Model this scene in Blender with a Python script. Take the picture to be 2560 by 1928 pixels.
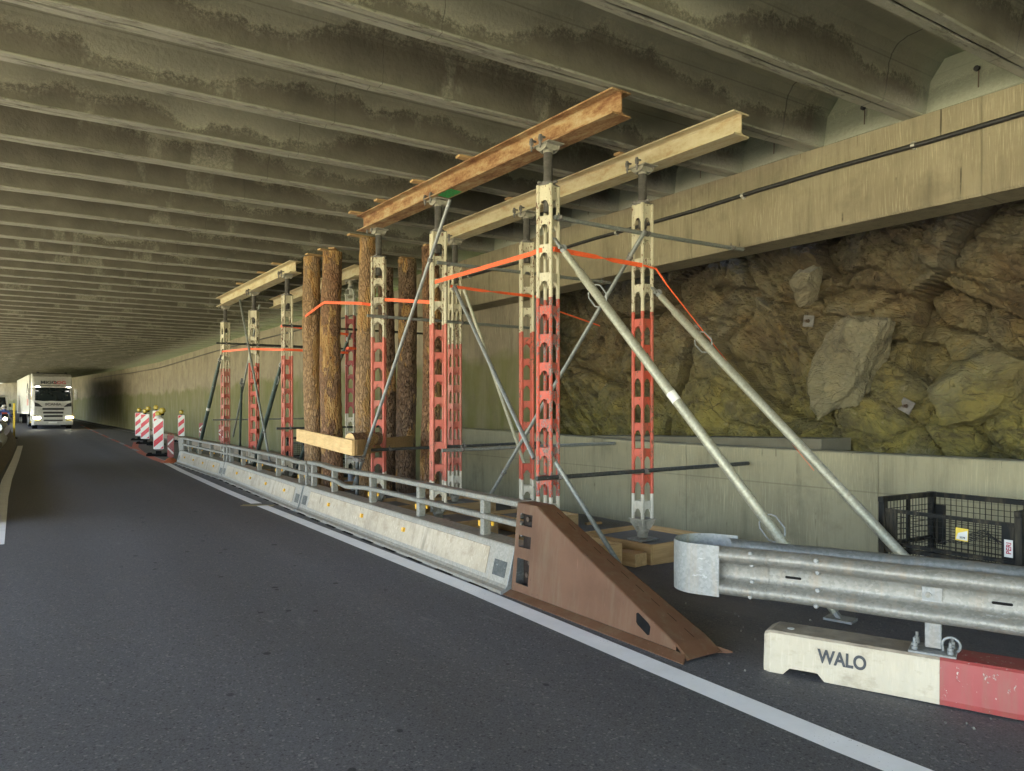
import bpy, math, random
from mathutils import Vector, Matrix, noise
R = math.radians
random.seed(7)
for o in list(bpy.data.objects): bpy.data.objects.remove(o)
S = bpy.context.scene
COL = S.collection

# ------------------------------------------------------------------ camera
YAW = math.atan(1304 / 1850)
cam_d = bpy.data.cameras.new('camera'); cam = bpy.data.objects.new('camera', cam_d); COL.objects.link(cam)
cam.location = (0, 0, 1.65); cam.rotation_euler = (R(90), 0, -YAW)
cam_d.sensor_fit = 'HORIZONTAL'; cam_d.sensor_width = 36; cam_d.lens = 36 * 1850 / 2560
cam_d.shift_y = (1025 - 964) / 2560
cam_d.clip_start = 0.05; cam_d.clip_end = 3000
S.camera = cam
# ------------------------------------------------------------------ sky, sun, exposure
W = bpy.data.worlds.new('World'); S.world = W; W.use_nodes = True
nt = W.node_tree; bg = nt.nodes['Background']
sky = nt.nodes.new('ShaderNodeTexSky'); sky.sky_type = 'NISHITA'; sky.sun_disc = False
SUN_EL = 48; SUN_AZ = 250       # compass style: 0 = +y, 90 = +x
sky.sun_elevation = R(SUN_EL); sky.sun_rotation = R(SUN_AZ)
nt.links.new(sky.outputs[0], bg.inputs[0]); bg.inputs[1].default_value = 0.065
sd = bpy.data.lights.new('sun', 'SUN'); sun = bpy.data.objects.new('sun', sd); COL.objects.link(sun)
sd.energy = 5.0; sd.angle = R(0.5); sd.color = (1, .92, .78)
dv = Vector((math.sin(R(SUN_AZ)) * math.cos(R(SUN_EL)), math.cos(R(SUN_AZ)) * math.cos(R(SUN_EL)), math.sin(R(SUN_EL))))
sun.rotation_euler = dv.to_track_quat('Z', 'Y').to_euler()
S.view_settings.view_transform = 'Standard'; S.view_settings.look = 'None'
S.view_settings.exposure = 4.25; S.view_settings.gamma = 1; S.view_settings.use_curve_mapping = False
S.render.engine = 'CYCLES'
S.cycles.use_denoising = True
S.cycles.max_bounces = 10; S.cycles.diffuse_bounces = 7; S.cycles.glossy_bounces = 4
S.cycles.sample_clamp_indirect = 8
S.cycles.use_fast_gi = False

def zg(y, x=0):
    z = 0.0 if y < 30 else (.000326 * (y - 30) ** 2 if y < 85 else .986 + .0359 * (y - 85))
    return z
def cross(x): return -0.03 * max(0.0, x - 3.75)
def gz(x, y): return zg(y) + cross(x)

# ------------------------------------------------------------------ node helpers
class NG:
    def __init__(s, name):
        s.m = bpy.data.materials.new(name); s.m.use_nodes = True; s.t = s.m.node_tree
        s.b = s.t.nodes['Principled BSDF']
        s.tc = s.t.nodes.new('ShaderNodeTexCoord')
    def n(s, typ, **kw):
        nd = s.t.nodes.new(typ)
        for k, v in kw.items():
            if k.startswith('i_'):
                key = k[2:]; key = int(key) if key.isdigit() else key.replace('_', ' ')
                s.put(nd.inputs[key], v)
            else: setattr(nd, k, v)
        return nd
    def put(s, sock, v):
        if isinstance(v, bpy.types.NodeSocket): s.t.links.new(v, sock)
        else:
            if isinstance(v, (tuple, list)) and len(v) == 3 and sock.type == 'RGBA': v = (*v, 1)
            sock.default_value = v
    def obj(s):
        if getattr(s, 'off', None) is None: return s.tc.outputs['Object']
        return s.off
    def jitter(s):
        r = s.t.nodes.new('ShaderNodeObjectInfo').outputs['Random']; cb = s.t.nodes.new('ShaderNodeCombineXYZ')
        for k, f in enumerate((37.0, 61.0, 23.0)):
            m = s.t.nodes.new('ShaderNodeMath'); m.operation = 'MULTIPLY'; s.t.links.new(r, m.inputs[0]); m.inputs[1].default_value = f; s.t.links.new(m.outputs[0], cb.inputs[k])
        ad = s.t.nodes.new('ShaderNodeVectorMath'); ad.operation = 'ADD'; s.t.links.new(s.tc.outputs['Object'], ad.inputs[0]); s.t.links.new(cb.outputs[0], ad.inputs[1]); s.off = ad.outputs[0]
    def map(s, scale=(1, 1, 1), rot=(0, 0, 0), loc=(0, 0, 0), v=None):
        nd = s.n('ShaderNodeMapping'); s.put(nd.inputs[0], v or s.obj())
        nd.inputs['Scale'].default_value = scale; nd.inputs['Rotation'].default_value = rot; nd.inputs['Location'].default_value = loc
        return nd.outputs[0]
    def noise(s, scale, v=None, detail=4, rough=.55, dist=0):
        nd = s.n('ShaderNodeTexNoise'); s.put(nd.inputs['Vector'], v or s.obj())
        nd.inputs['Scale'].default_value = scale; nd.inputs['Detail'].default_value = detail
        nd.inputs['Roughness'].default_value = rough; nd.inputs['Distortion'].default_value = dist
        return nd.outputs['Fac']
    def vor(s, scale, v=None, feature='F1', out='Distance'):
        nd = s.n('ShaderNodeTexVoronoi', feature=feature); s.put(nd.inputs['Vector'], v or s.obj()); nd.inputs['Scale'].default_value = scale
        return nd.outputs[out]
    def ramp(s, fac, stops, interp='LINEAR'):
        nd = s.n('ShaderNodeValToRGB'); s.put(nd.inputs[0], fac); cr = nd.color_ramp; cr.interpolation = interp
        while len(cr.elements) < len(stops): cr.elements.new(.5)
        for e, (p, c) in zip(cr.elements, stops):
            e.position = p; e.color = (c, c, c, 1) if isinstance(c, (int, float)) else (*c, 1)
        return nd.outputs[0]
    def rng(s, v, a, b, c=0, d=1, smooth=False):
        nd = s.n('ShaderNodeMapRange'); s.put(nd.inputs[0], v)
        for i, q in enumerate((a, b, c, d)): s.put(nd.inputs[i + 1], q)
        if smooth: nd.interpolation_type = 'SMOOTHSTEP'
        return nd.outputs[0]
    def math(s, op, a, b=0.0, c=None):
        nd = s.n('ShaderNodeMath', operation=op); s.put(nd.inputs[0], a); s.put(nd.inputs[1], b)
        if c is not None: s.put(nd.inputs[2], c)
        return nd.outputs[0]
    def mix(s, f, a, b, mode='MIX'):
        nd = s.n('ShaderNodeMix', data_type='RGBA', blend_type=mode)
        s.put(nd.inputs[0], f); s.put(nd.inputs[6], a); s.put(nd.inputs[7], b); return nd.outputs[2]
    def sep(s, v=None):
        nd = s.n('ShaderNodeSeparateXYZ'); s.put(nd.inputs[0], v or s.obj()); return nd.outputs
    def bump(s, h, strength=.3, dist=.01, prev=None):
        nd = s.n('ShaderNodeBump'); s.put(nd.inputs['Height'], h); nd.inputs['Strength'].default_value = strength; nd.inputs['Distance'].default_value = dist
        if prev is not None: s.put(nd.inputs['Normal'], prev)
        return nd.outputs[0]
    def out(s, color=None, rough=None, normal=None, metal=None, spec=None):
        for k, v in (('Base Color', color), ('Roughness', rough), ('Normal', normal), ('Metallic', metal), ('Specular IOR Level', spec)):
            if v is not None: s.put(s.b.inputs[k], v)
        return s.m

M = {}
def plain(name, col, rough=.6, metal=0, var=.25, scale=14, bump=.15):
    g = NG(name); f = g.noise(scale, detail=6)
    c = g.mix(g.rng(f, .3, .7), tuple(v * (1 - var) for v in col), tuple(min(1, v * (1 + var)) for v in col))
    M[name] = g.out(c, g.rng(g.noise(scale * 2.3), .3, .7, max(0, rough - .1), min(1, rough + .12)), g.bump(f, bump, .004), metal)
def emit(name, col, st):
    g = NG(name); g.out(col, .4); g.b.inputs['Emission Color'].default_value = (*col, 1); g.b.inputs['Emission Strength'].default_value = st; M[name] = g.m

def m_asphalt():
    g = NG('asphalt'); x = g.sep()
    fine = g.noise(110, detail=3, rough=.8)
    cell = g.n('ShaderNodeSeparateColor', i_0=g.vor(150, out='Color')).outputs[0]; cell2 = g.n('ShaderNodeSeparateColor', i_0=g.vor(85, out='Color')).outputs[1]
    c = g.mix(g.rng(cell, 0, 1), (.064, .064, .068), (.145, .145, .153))
    c = g.mix(g.rng(fine, .4, .65, 0, .6), c, (.105, .104, .108))
    c = g.mix(g.rng(cell2, .955, .965, 0, .6), c, (.24, .235, .22)); c = g.mix(g.rng(cell2, .05, .03, 0, .7), c, (.03, .03, .032))
    big = g.noise(.35, g.map((1, .3, 1)), 3)
    c = g.mix(g.rng(big, .3, .7), g.mix(1, c, (.80, .78, .77), 'MULTIPLY'), g.mix(1, c, (1.2, 1.2, 1.23), 'MULTIPLY'))
    # polished wheel tracks and a darker oily middle
    lx = g.math('SUBTRACT', x[0], g.math('MULTIPLY', x[1], .028))
    tr = g.math('ABSOLUTE', g.math('SUBTRACT', g.math('ABSOLUTE', g.math('SUBTRACT', lx, 1.85)), .85))
    c = g.mix(g.rng(tr, .18, .5, .30, 0, True), c, g.mix(1, c, (1.3, 1.3, 1.32), 'MULTIPLY'))
    c = g.mix(g.math('MULTIPLY', g.rng(g.math('ABSOLUTE', g.math('SUBTRACT', lx, 2.95)), .1, .5, .5, 0, True), 1.0), c, g.mix(1, c, (.72, .72, .74), 'MULTIPLY'))
    # oil spots
    wv = g.n('ShaderNodeVectorMath', operation='SCALE', i_0=g.n('ShaderNodeTexNoise', i_Scale=16.0).outputs[1], i_Scale=.035).outputs[0]
    for scl, rad, seed in ((2.3, .10, 0), (6.5, .20, 3.3), (1.3, .055, 7)):
        v = g.n('ShaderNodeVectorMath', operation='ADD', i_0=g.map((1, .8, 1), loc=(seed, seed, 0)), i_1=wv).outputs[0]
        d = g.vor(scl, v); rnd = g.n('ShaderNodeSeparateColor', i_0=g.vor(scl, v, out='Color')).outputs[2]
        r = g.math('MULTIPLY', g.rng(rnd, .45, 1, 0, 1), rad)
        m = g.math('MULTIPLY', g.rng(g.math('SUBTRACT', d, r), -.012, .004, 1, 0), g.rng(g.math('ABSOLUTE', g.math('SUBTRACT', lx, 1.9)), 0.7, 1.5, 1, 0))
        c = g.mix(g.math('MULTIPLY', m, .8), c, (.016, .016, .018))
    # pale dried scuffs
    sc = g.noise(5, g.map((1, .25, 1), rot=(0, 0, .3)), 7, .75)
    sc = g.math('MULTIPLY', g.rng(sc, .60, .70), g.rng(g.noise(.6, g.map(loc=(3, 2, 0))), .48, .58))
    c = g.mix(g.math('MULTIPLY', sc, .4), c, (.27, .26, .25))
    # fine dust on the closed strip behind the barrier
    dust = g.math('MULTIPLY', g.rng(x[0], 3.75, 4.6, 0, .55), g.rng(g.noise(1.6, g.map((1, .5, 1)), 8, .75), .38, .66))
    c = g.mix(dust, c, (.19, .18, .165))
    crk = g.vor(.33, g.n('ShaderNodeVectorMath', operation='ADD', i_0=g.obj(), i_1=g.n('ShaderNodeVectorMath', operation='SCALE', i_0=g.n('ShaderNodeTexNoise', i_Scale=1.5, i_Detail=5.0).outputs[1], i_Scale=.6).outputs[0]).outputs[0], 'DISTANCE_TO_EDGE')
    n = g.bump(cell, .25, .003); n = g.bump(fine, .3, .003, n)
    M['asphalt'] = g.out(c, g.rng(big, .3, .7, .62, .8), n, spec=.35)
m_asphalt()

def m_roadpaint(name, col, wear=.5):
    g = NG(name)
    f = g.noise(60, detail=6, rough=.7); b = g.noise(3, detail=5, rough=.6)
    c = g.mix(g.rng(b, .3, .7), tuple(v * .85 for v in col), col)
    w = g.math('GREATER_THAN', g.math('ADD', f, g.math('MULTIPLY', b, .35)), 1.0 - wear * .28)
    c = g.mix(w, c, (.07, .07, .075))
    M[name] = g.out(c, .6, g.bump(g.noise(150), .5, .003))
m_roadpaint('white_line', (.93, .93, .95), .5); m_roadpaint('red_line', (.50, .12, .08), .6); m_roadpaint('ochre_line', (.33, .27, .12), .8)
m_roadpaint('old_line', (.42, .42, .43), 1.0)

def concrete(name, c1, c2, streak=.5, pores=True, green=None, joints=None, hline=None, bandz=None):
    g = NG(name); x = g.sep()
    big = g.noise(.9, detail=6, rough=.6)
    c = g.mix(g.rng(big, .3, .7), c1, c2)
    st = g.noise(7, g.map((1, 1, .09)), 8, .7, .15); st2 = g.noise(75, g.map((1, 1, .05)), 4, .6, .1)
    patch = g.noise(1.3, g.map(loc=(1, 8, 3)), 5, .6)
    c = g.mix(g.math('MULTIPLY', g.math('MULTIPLY', g.rng(st, .48, .72), streak * .9), g.rng(patch, .35, .6)), c, tuple(v * .58 for v in c1))
    c = g.mix(g.math('MULTIPLY', g.math('MULTIPLY', g.rng(st2, .52, .72), streak), g.rng(patch, .62, .4)), c, tuple(min(1, v * 1.35) for v in c2))
    dr = g.math('MULTIPLY', g.rng(g.noise(22, g.map((1, 1, .03), loc=(3, 3, 3)), 3), .66, .70), g.rng(g.noise(2.6, g.map((1, 1, .8), loc=(7, 2, 1))), .5, .56))
    c = g.mix(g.math('MULTIPLY', dr, min(1, streak * 1.1)), c, tuple(v * .35 for v in c1))
    if name in ('block_concrete', 'barrier_concrete'):
        nz = g.sep(g.n('ShaderNodeNewGeometry').outputs['Normal'])[2]
        c = g.mix(g.math('MULTIPLY', g.rng(nz, .3, .8), g.rng(g.noise(6, detail=6), .3, .6, .35, .85)), c, (.17, .135, .10))
        c = g.mix(g.math('MULTIPLY', g.rng(g.noise(4.5, g.map((1, 1, 1.6), loc=(2, 2, 2)), 8, .7), .52, .68), .55), c, (.26, .20, .13))
    if green:
        f = g.math('ADD', x[2], g.math('MULTIPLY', g.noise(.45, g.map((1, 1, 1.5)), 7, .6), 1.3))
        gm = g.rng(f, green[1], green[1] + .25, 1, 0)
        gm2 = g.math('MULTIPLY', gm, g.rng(g.noise(2.2, g.map((1, 1, .3)), 6), .25, .6, .35, 1))
        c = g.mix(gm2, c, green[0])
        pass
    if bandz:   # dark grimy band near the ground
        f = g.math('ADD', x[2], g.math('MULTIPLY', g.noise(2.2, detail=6), .5))
        c = g.mix(g.rng(f, bandz, bandz + .6, .55, 0), c, tuple(v * .42 for v in c1))
    blot = g.noise(1.7, g.map(loc=(5, 1, 2)), 6, .65)
    c = g.mix(g.rng(blot, .56, .72, 0, .5), c, tuple(v * .6 for v in c1))
    h = g.noise(26, detail=6)
    if pores:
        p = g.rng(g.vor(16), .03, .07, 1, 0); p = g.math('MULTIPLY', p, g.rng(g.noise(3), .5, .6))
        c = g.mix(g.math('MULTIPLY', p, .7), c, tuple(v * .3 for v in c1))
        h = g.math('SUBTRACT', h, g.math('MULTIPLY', p, .8))
    if joints:
        for j in joints:
            l = g.rng(g.math('ABSOLUTE', g.math('SUBTRACT', x[1], j)), .004, .012, 1, 0)
            c = g.mix(g.math('MULTIPLY', l, .38), c, tuple(v * .3 for v in c1)); h = g.math('SUBTRACT', h, g.math('MULTIPLY', l, 1.5))
    if hline:
        l = g.rng(g.math('ABSOLUTE', g.math('SUBTRACT', x[2], hline)), .003, .012, 1, 0)
        c = g.mix(g.math('MULTIPLY', l, .4), c, tuple(v * .4 for v in c1))
    M[name] = g.out(c, .85, g.bump(g.math('ADD', h, g.math('MULTIPLY', st2, .6)), .35, .012))
concrete('fascia_concrete', (.205, .172, .108), (.295, .255, .165), 1.0, joints=[3.35, 7.1, 10.85])
concrete('parapet_concrete', (.22, .205, .132), (.30, .28, .182), .8, joints=[4.4, 7.2, 10.0], hline=.72, bandz=-.3)
concrete('tunnel_wall_concrete', (.19, .16, .108), (.29, .25, .175), 1.0, green=((.125, .125, .04), 3.3), bandz=-.2)
concrete('barrier_concrete', (.36, .305, .22), (.50, .435, .335), .9)
concrete('block_concrete', (.46, .405, .30), (.56, .505, .39), .3, bandz=-.42)
concrete('pad_concrete', (.17, .16, .145), (.25, .24, .22), .0); concrete('ledge_concrete', (.10, .095, .065), (.15, .14, .10), .3)

def m_ceiling():
    g = NG('rib_concrete'); x = g.sep()
    oi = g.n('ShaderNodeObjectInfo').outputs['Random']
    off = g.n('ShaderNodeCombineXYZ', i_0=g.math('MULTIPLY', oi, 57.0), i_1=g.math('MULTIPLY', oi, 13.0)).outputs[0]
    P = g.n('ShaderNodeVectorMath', operation='ADD', i_0=g.obj(), i_1=off).outputs[0]
    big = g.noise(.7, P, 6, .6)
    c = g.mix(g.rng(big, .3, .7), (.165, .16, .113), (.265, .258, .188))
    # damp dark band with a wavy upper edge on the lower part of each rib
    wav = g.noise(.26, g.map((1, .25, .15), v=P), 7, .62); wav2 = g.noise(4, g.map((1, 1, .6), v=P), 6, .7)
    edge = g.math('ADD', g.rng(wav, .32, .66, -.05, .68), g.math('MULTIPLY', g.math('SUBTRACT', wav2, .5), .13))
    d = g.math('SUBTRACT', x[2], edge)
    damp = g.rng(d, -.014, .014, 1, 0)
    speck = g.noise(30, P, 6, .8)
    fr = g.math('MULTIPLY', g.rng(g.math('ABSOLUTE', d), .0, .11, 1, 0), g.rng(speck, .46, .58))
    c = g.mix(g.math('MULTIPLY', damp, g.rng(x[2], .008, .022, 0, .93)), c, g.mix(g.rng(g.noise(2.5, P, 6), .3, .7), (.066, .059, .040), (.112, .100, .068)))
    c = g.mix(g.math('MULTIPLY', fr, .6), c, (.34, .32, .225))
    blk = g.math('MULTIPLY', g.rng(g.noise(55, P, 4, .8), .62, .68), g.rng(g.noise(1.8, P), .45, .6)); c = g.mix(g.math('MULTIPLY', blk, .6), c, (.05, .045, .03))
    pal = g.math('MULTIPLY', g.rng(g.noise(1.1, g.map((1, 1, .3), v=P, loc=(4, 9, 2)), 6, .65), .56, .62), g.rng(speck, .35, .6)); c = g.mix(g.math('MULTIPLY', pal, .55), c, (.33, .315, .23))
    # edges of the rib foot: lime and grime
    st = g.noise(7, g.map((.45, 1, 2.0), v=P), 7, .75)
    foot = g.rng(x[2], .010, .026, 1, 0)
    c = g.mix(g.math('MULTIPLY', foot, g.rng(st, .38, .6)), c, (.25, .24, .19))
    c = g.mix(g.math('MULTIPLY', foot, g.rng(g.noise(3.2, g.map((.5, 3, 1), v=P), 7, .8), .53, .60, 0, .7)), c, (.07, .06, .045))
    # horizontal shutter line in haunch
    l = g.rng(g.math('ABSOLUTE', g.math('SUBTRACT', x[2], .40)), .002, .009, 1, 0)
    c = g.mix(g.math('MULTIPLY', l, .4), c, (.06, .055, .04))
    # cast joints with bled lime near the right-hand support
    xx = g.math('ADD', x[0], g.math('MULTIPLY', g.noise(3, g.map((.3, 1, 1), v=P)), .12))
    for j, wd in ((7.45, .014), (3.1, .005), (-.6, .005)):
        l = g.rng(g.math('ABSOLUTE', g.math('SUBTRACT', xx, j)), wd * .4, wd, 1, 0)
        c = g.mix(g.math('MULTIPLY', l, .7), c, (.05, .045, .035))
    lm = g.math('MULTIPLY', g.rng(x[0], 7.0, 8.1, 0, 1), g.rng(g.math('ADD', x[2], g.math('MULTIPLY', speck, .25)), .14, .3, .8, 0))
    c = g.mix(lm, c, (.38, .37, .30))
    c = g.mix(g.rng(x[0], 7.85, 8.15, 0, .5), c, (.29, .32, .235))
    h = g.math('ADD', g.noise(22, P, 6), g.math('MULTIPLY', fr, .6))
    h = g.math('ADD', h, g.math('MULTIPLY', g.math('MULTIPLY', foot, st), 2.5))
    M['rib_concrete'] = g.out(c, .85, g.bump(h, .45, .02))
m_ceiling()

def m_rock(name='rock', pale=0.0):
    g = NG(name); g.off = g.n('ShaderNodeNewGeometry').outputs['Position']; x = g.sep()
    w = g.n('ShaderNodeTexNoise', i_Scale=.9, i_Detail=4.0, i_Vector=g.obj())
    P = g.n('ShaderNodeVectorMath', operation='ADD', i_0=g.obj(), i_1=g.n('ShaderNodeVectorMath', operation='SCALE', i_0=w.outputs[1], i_Scale=.9).outputs[0]).outputs[0]
    a = g.noise(.75, P, 8, .62); b = g.noise(2.6, g.map((1, 1, 1), v=P, loc=(4, 4, 4)), 9, .7)
    c = g.ramp(a, [(.25, (.05, .035, .026)), (.40, (.14, .095, .05)), (.50, (.20, .155, .082)), (.60, (.16, .135, .088)), (.74, (.29, .26, .18))])
    c = g.mix(g.rng(b, .52, .64, 0, .6), c, (.25, .155, .06))
    c = g.mix(g.rng(g.noise(1.6, g.map(loc=(9, 3, 1), v=P), 8, .65), .52, .66, 0, .75), c, (.085, .066, .045))
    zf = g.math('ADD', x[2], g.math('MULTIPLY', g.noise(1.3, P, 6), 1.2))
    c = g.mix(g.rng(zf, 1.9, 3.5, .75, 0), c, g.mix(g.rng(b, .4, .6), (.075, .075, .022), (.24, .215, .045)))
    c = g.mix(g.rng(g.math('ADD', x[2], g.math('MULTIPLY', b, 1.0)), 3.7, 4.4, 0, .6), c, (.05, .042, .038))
    if pale: c = g.mix(pale, c, g.mix(g.rng(b, .3, .7), (.26, .24, .17), (.42, .39, .29)))
    ck = g.vor(2.3, g.map((1, .8, 1.3), rot=(.5, 0, 0), v=P), 'DISTANCE_TO_EDGE')
    ck2 = g.vor(7, g.map((1, .6, 1.6), rot=(.7, 0, 0), v=P), 'DISTANCE_TO_EDGE')
    crk = g.math('MULTIPLY', g.rng(ck, 0, .014, 1, 0), g.rng(b, .52, .62))
    c = g.mix(g.math('MULTIPLY', crk, .8), c, (.018, .015, .011))
    dk = g.noise(3.4, g.map((1, .5, 1.2), rot=(.8, 0, 0), v=P), 8, .75); c = g.mix(g.rng(dk, .52, .64, 0, .7), c, (.045, .036, .024)); c = g.mix(g.rng(dk, .42, .32, 0, .5), c, (.36, .32, .22))
    f = g.noise(9, g.map((1, .5, 1.2), rot=(.8, 0, 0)), 10, .72)
    h = g.math('ADD', g.math('MULTIPLY', f, 1.2), g.math('MULTIPLY', g.rng(ck2, 0, .12), .25))
    h = g.math('SUBTRACT', h, g.math('MULTIPLY', crk, .8))
    n = g.bump(h, .8, .05); n = g.bump(g.noise(60, detail=6, rough=.7), .4, .008, n)
    c = g.mix(1, c, (.80, .80, .76), 'MULTIPLY')
    M[name] = g.out(c, .9, n)
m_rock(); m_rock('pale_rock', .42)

def painted(name, col, chip=.5, under=(.10, .05, .03), fade=None):
    g = NG(name); g.jitter()
    f = g.noise(5, detail=5); c = g.mix(g.rng(f, .3, .7), tuple(v * .86 for v in col), col)
    if fade: c = g.mix(g.rng(g.noise(2.5, detail=4), .35, .65, 0, .8), c, fade)
    ch = g.noise(34, g.map((1, 1, .55)), 7, .7); big = g.noise(3.2, g.map((1, 1, .4)), 4)
    s = g.math('ADD', ch, g.math('MULTIPLY', big, .45)); mk = g.rng(s, 1.02 - chip * .3, 1.05 - chip * .3)
    c = g.mix(mk, c, g.mix(g.rng(g.noise(60), .4, .6), under, tuple(v * 2.2 for v in under)))
    dirt = g.noise(12, g.map((1, 1, .12)), 6, .65)
    c = g.mix(g.rng(dirt, .48, .75, 0, .5), c, (.16, .13, .08))
    scr = g.noise(26, g.map((1, 1, .05), rot=(.35, .2, 0)), 3); c = g.mix(g.rng(scr, .68, .72, 0, .35), c, tuple(min(1, v * 1.6 + .05) for v in col))
    M[name] = g.out(c, g.rng(mk, 0, 1, .5, .85), g.bump(g.math('SUBTRACT', g.math('MULTIPLY', f, .2), mk), .4, .003))
painted('cream_paint', (.58, .53, .37), .72)
painted('white_paint', (.62, .59, .49), .55, (.12, .10, .08))
painted('red_paint', (.53, .068, .034), .66, fade=(.49, .095, .055))
painted('red_chipped', (.53, .075, .04), .90, (.14, .11, .10))
painted('red_faded', (.50, .10, .07), .6, (.2, .10, .08), fade=(.46, .22, .17))
painted('red_pink', (.52, .10, .065), .6, (.14, .08, .06), fade=(.52, .155, .105))
painted('dull_red_block', (.34, .046, .045), .55, (.26, .22, .19), fade=(.30, .08, .07))
painted('brown_paint', (.120, .058, .031), .45, (.07, .04, .028), fade=(.142, .073, .042)); M['brown_paint'].node_tree.nodes['Principled BSDF'].inputs['Specular IOR Level'].default_value = .25
painted('black_paint', (.007, .008, .008), .30, (.03, .028, .025)); M['black_paint'].node_tree.nodes['Principled BSDF'].inputs['Specular IOR Level'].default_value = .2

def m_rust(name, pal, streaky=1.0):
    g = NG(name)
    a = g.noise(7, g.map((1, .35, 1)), 8, .7); b = g.noise(30, detail=8, rough=.75)
    c = g.ramp(g.math('ADD', g.math('MULTIPLY', a, .75), g.math('MULTIPLY', b, .25)), pal)
    M[name] = g.out(c, .75, g.bump(b, .4, .004))
m_rust('rusty_steel', [(.34, (.075, .03, .016)), (.43, (.19, .085, .032)), (.50, (.29, .165, .072)), (.57, (.36, .25, .125)), (.70, (.46, .38, .25))])
m_rust('cream_steel', [(.3, (.24, .12, .05)), (.4, (.38, .28, .15)), (.5, (.46, .39, .24)), (.62, (.52, .46, .30)), (.75, (.58, .53, .38))])
m_rust('thread_steel', [(.3, (.03, .027, .022)), (.5, (.07, .064, .055)), (.7, (.14, .13, .115))])
m_rust('screw_steel', [(.3, (.07, .06, .05)), (.5, (.14, .13, .12)), (.7, (.24, .23, .21))])
m_rust('cast_steel', [(.3, (.16, .15, .12)), (.5, (.30, .28, .22)), (.7, (.45, .43, .36))])

def m_galv(name, c1, c2, dirt=.4, metal=.45):
    g = NG(name); g.jitter()
    sp = g.vor(60, out='Color'); spf = g.n('ShaderNodeSeparateColor', i_0=sp).outputs[0]
    c = g.mix(spf, c1, c2)
    c = g.mix(g.rng(g.noise(3, detail=6), .3, .7), g.mix(1, c, (.8, .8, .8), 'MULTIPLY'), c)
    st = g.noise(14, g.map((1, 1, .1)), 6, .65)
    c = g.mix(g.rng(st, .52, .75, 0, dirt), c, (.30, .25, .19))
    w = g.noise(20, g.map((.4, .4, 1)), 8, .7); c = g.mix(g.rng(w, .62, .7, 0, .5), c, (.62, .64, .66))
    M[name] = g.out(c, g.rng(g.noise(25), .3, .7, .38, .62), g.bump(g.noise(40, detail=6), .15, .004), metal)
m_galv('galvanised', (.25, .265, .265), (.33, .345, .34), .5); m_galv('rail_galvanised', (.22, .22, .195), (.31, .306, .275), .8, .35); m_galv('frame_steel', (.25, .235, .20), (.33, .31, .265), .9, .2)
m_galv('tube_steel', (.22, .24, .23), (.30, .315, .29), .3, .4); m_galv('dark_tube', (.045, .05, .05), (.075, .08, .075), .15, .3)
m_galv('green_tube', (.055, .085, .075), (.08, .11, .095), .15, .2)
m_galv('prop_galvanised', (.36, .36, .28), (.48, .47, .37), .4, .45)

def m_wood(name, c1, c2, axis=1):
    g = NG(name); g.jitter(); sc = [14, 14, 14]; sc[axis] = .9
    a = g.noise(1.3, g.map(tuple(sc)), 6, .6, 1.2); b = g.noise(4.5, g.map(tuple(sc)), 4, .6)
    c = g.mix(g.rng(a, .35, .65), c1, c2); c = g.mix(g.rng(b, .5, .8, 0, .5), c, tuple(v * .6 for v in c1))
    k = g.rng(g.vor(2.2), .02, .06, .8, 0); c = g.mix(k, c, (.16, .07, .025))
    c = g.mix(g.rng(g.noise(2.5, detail=6), .5, .75, 0, .45), c, tuple(v * .55 for v in c1))
    M[name] = g.out(c, .7, g.bump(b, .25, .004))
m_wood('pine_board', (.38, .235, .10), (.52, .345, .155)); m_wood('pine_cross', (.38, .235, .10), (.52, .345, .155), 0)
m_wood('fresh_board', (.60, .39, .165), (.72, .50, .23)); m_wood('weathered_board', (.20, .15, .10), (.30, .23, .15))

def m_bark(name, c1, c2, peel):
    g = NG(name); g.jitter()
    v = g.map((1, 1, .42)); a = g.vor(21, g.n('ShaderNodeVectorMath', operation='ADD', i_0=v, i_1=g.n('ShaderNodeVectorMath', operation='SCALE', i_0=g.n('ShaderNodeTexNoise', i_Scale=9.0).outputs[1], i_Scale=.09).outputs[0]).outputs[0], 'DISTANCE_TO_EDGE')
    n = g.noise(9, g.map((1, 1, .45)), 8, .7)
    c = g.mix(g.rng(n, .3, .7), c1, c2); c = g.mix(g.rng(a, 0, .14, .75, 0), c, tuple(q * .3 for q in c1))
    c = g.mix(g.rng(g.noise(1.2, g.map((1, 1, .7), loc=(2, 7, 1)), 4), .45, .65, 0, .35), c, (.26, .19, .12))
    big = g.noise(2.1, g.map((1.6, 1.6, .65), loc=(3, 3, 3)), 6, .6); pm = g.rng(big, peel, peel + .012)
    c = g.mix(pm, c, g.mix(g.rng(g.noise(18, g.map((1, 1, .2))), .35, .65), (.34, .17, .055), (.50, .32, .13)))
    h = g.math('SUBTRACT', g.math('MULTIPLY', g.rng(a, 0, .3), .8), g.math('MULTIPLY', pm, .6))
    M[name] = g.out(c, .9, g.bump(g.math('ADD', h, n), 1, .035))
m_bark('brown_bark', (.20, .095, .045), (.42, .23, .12), .535); m_bark('pale_bark', (.30, .175, .085), (.52, .34, .18), .525); m_bark('dark_bark', (.13, .075, .045), (.26, .165, .10), .58)

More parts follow.
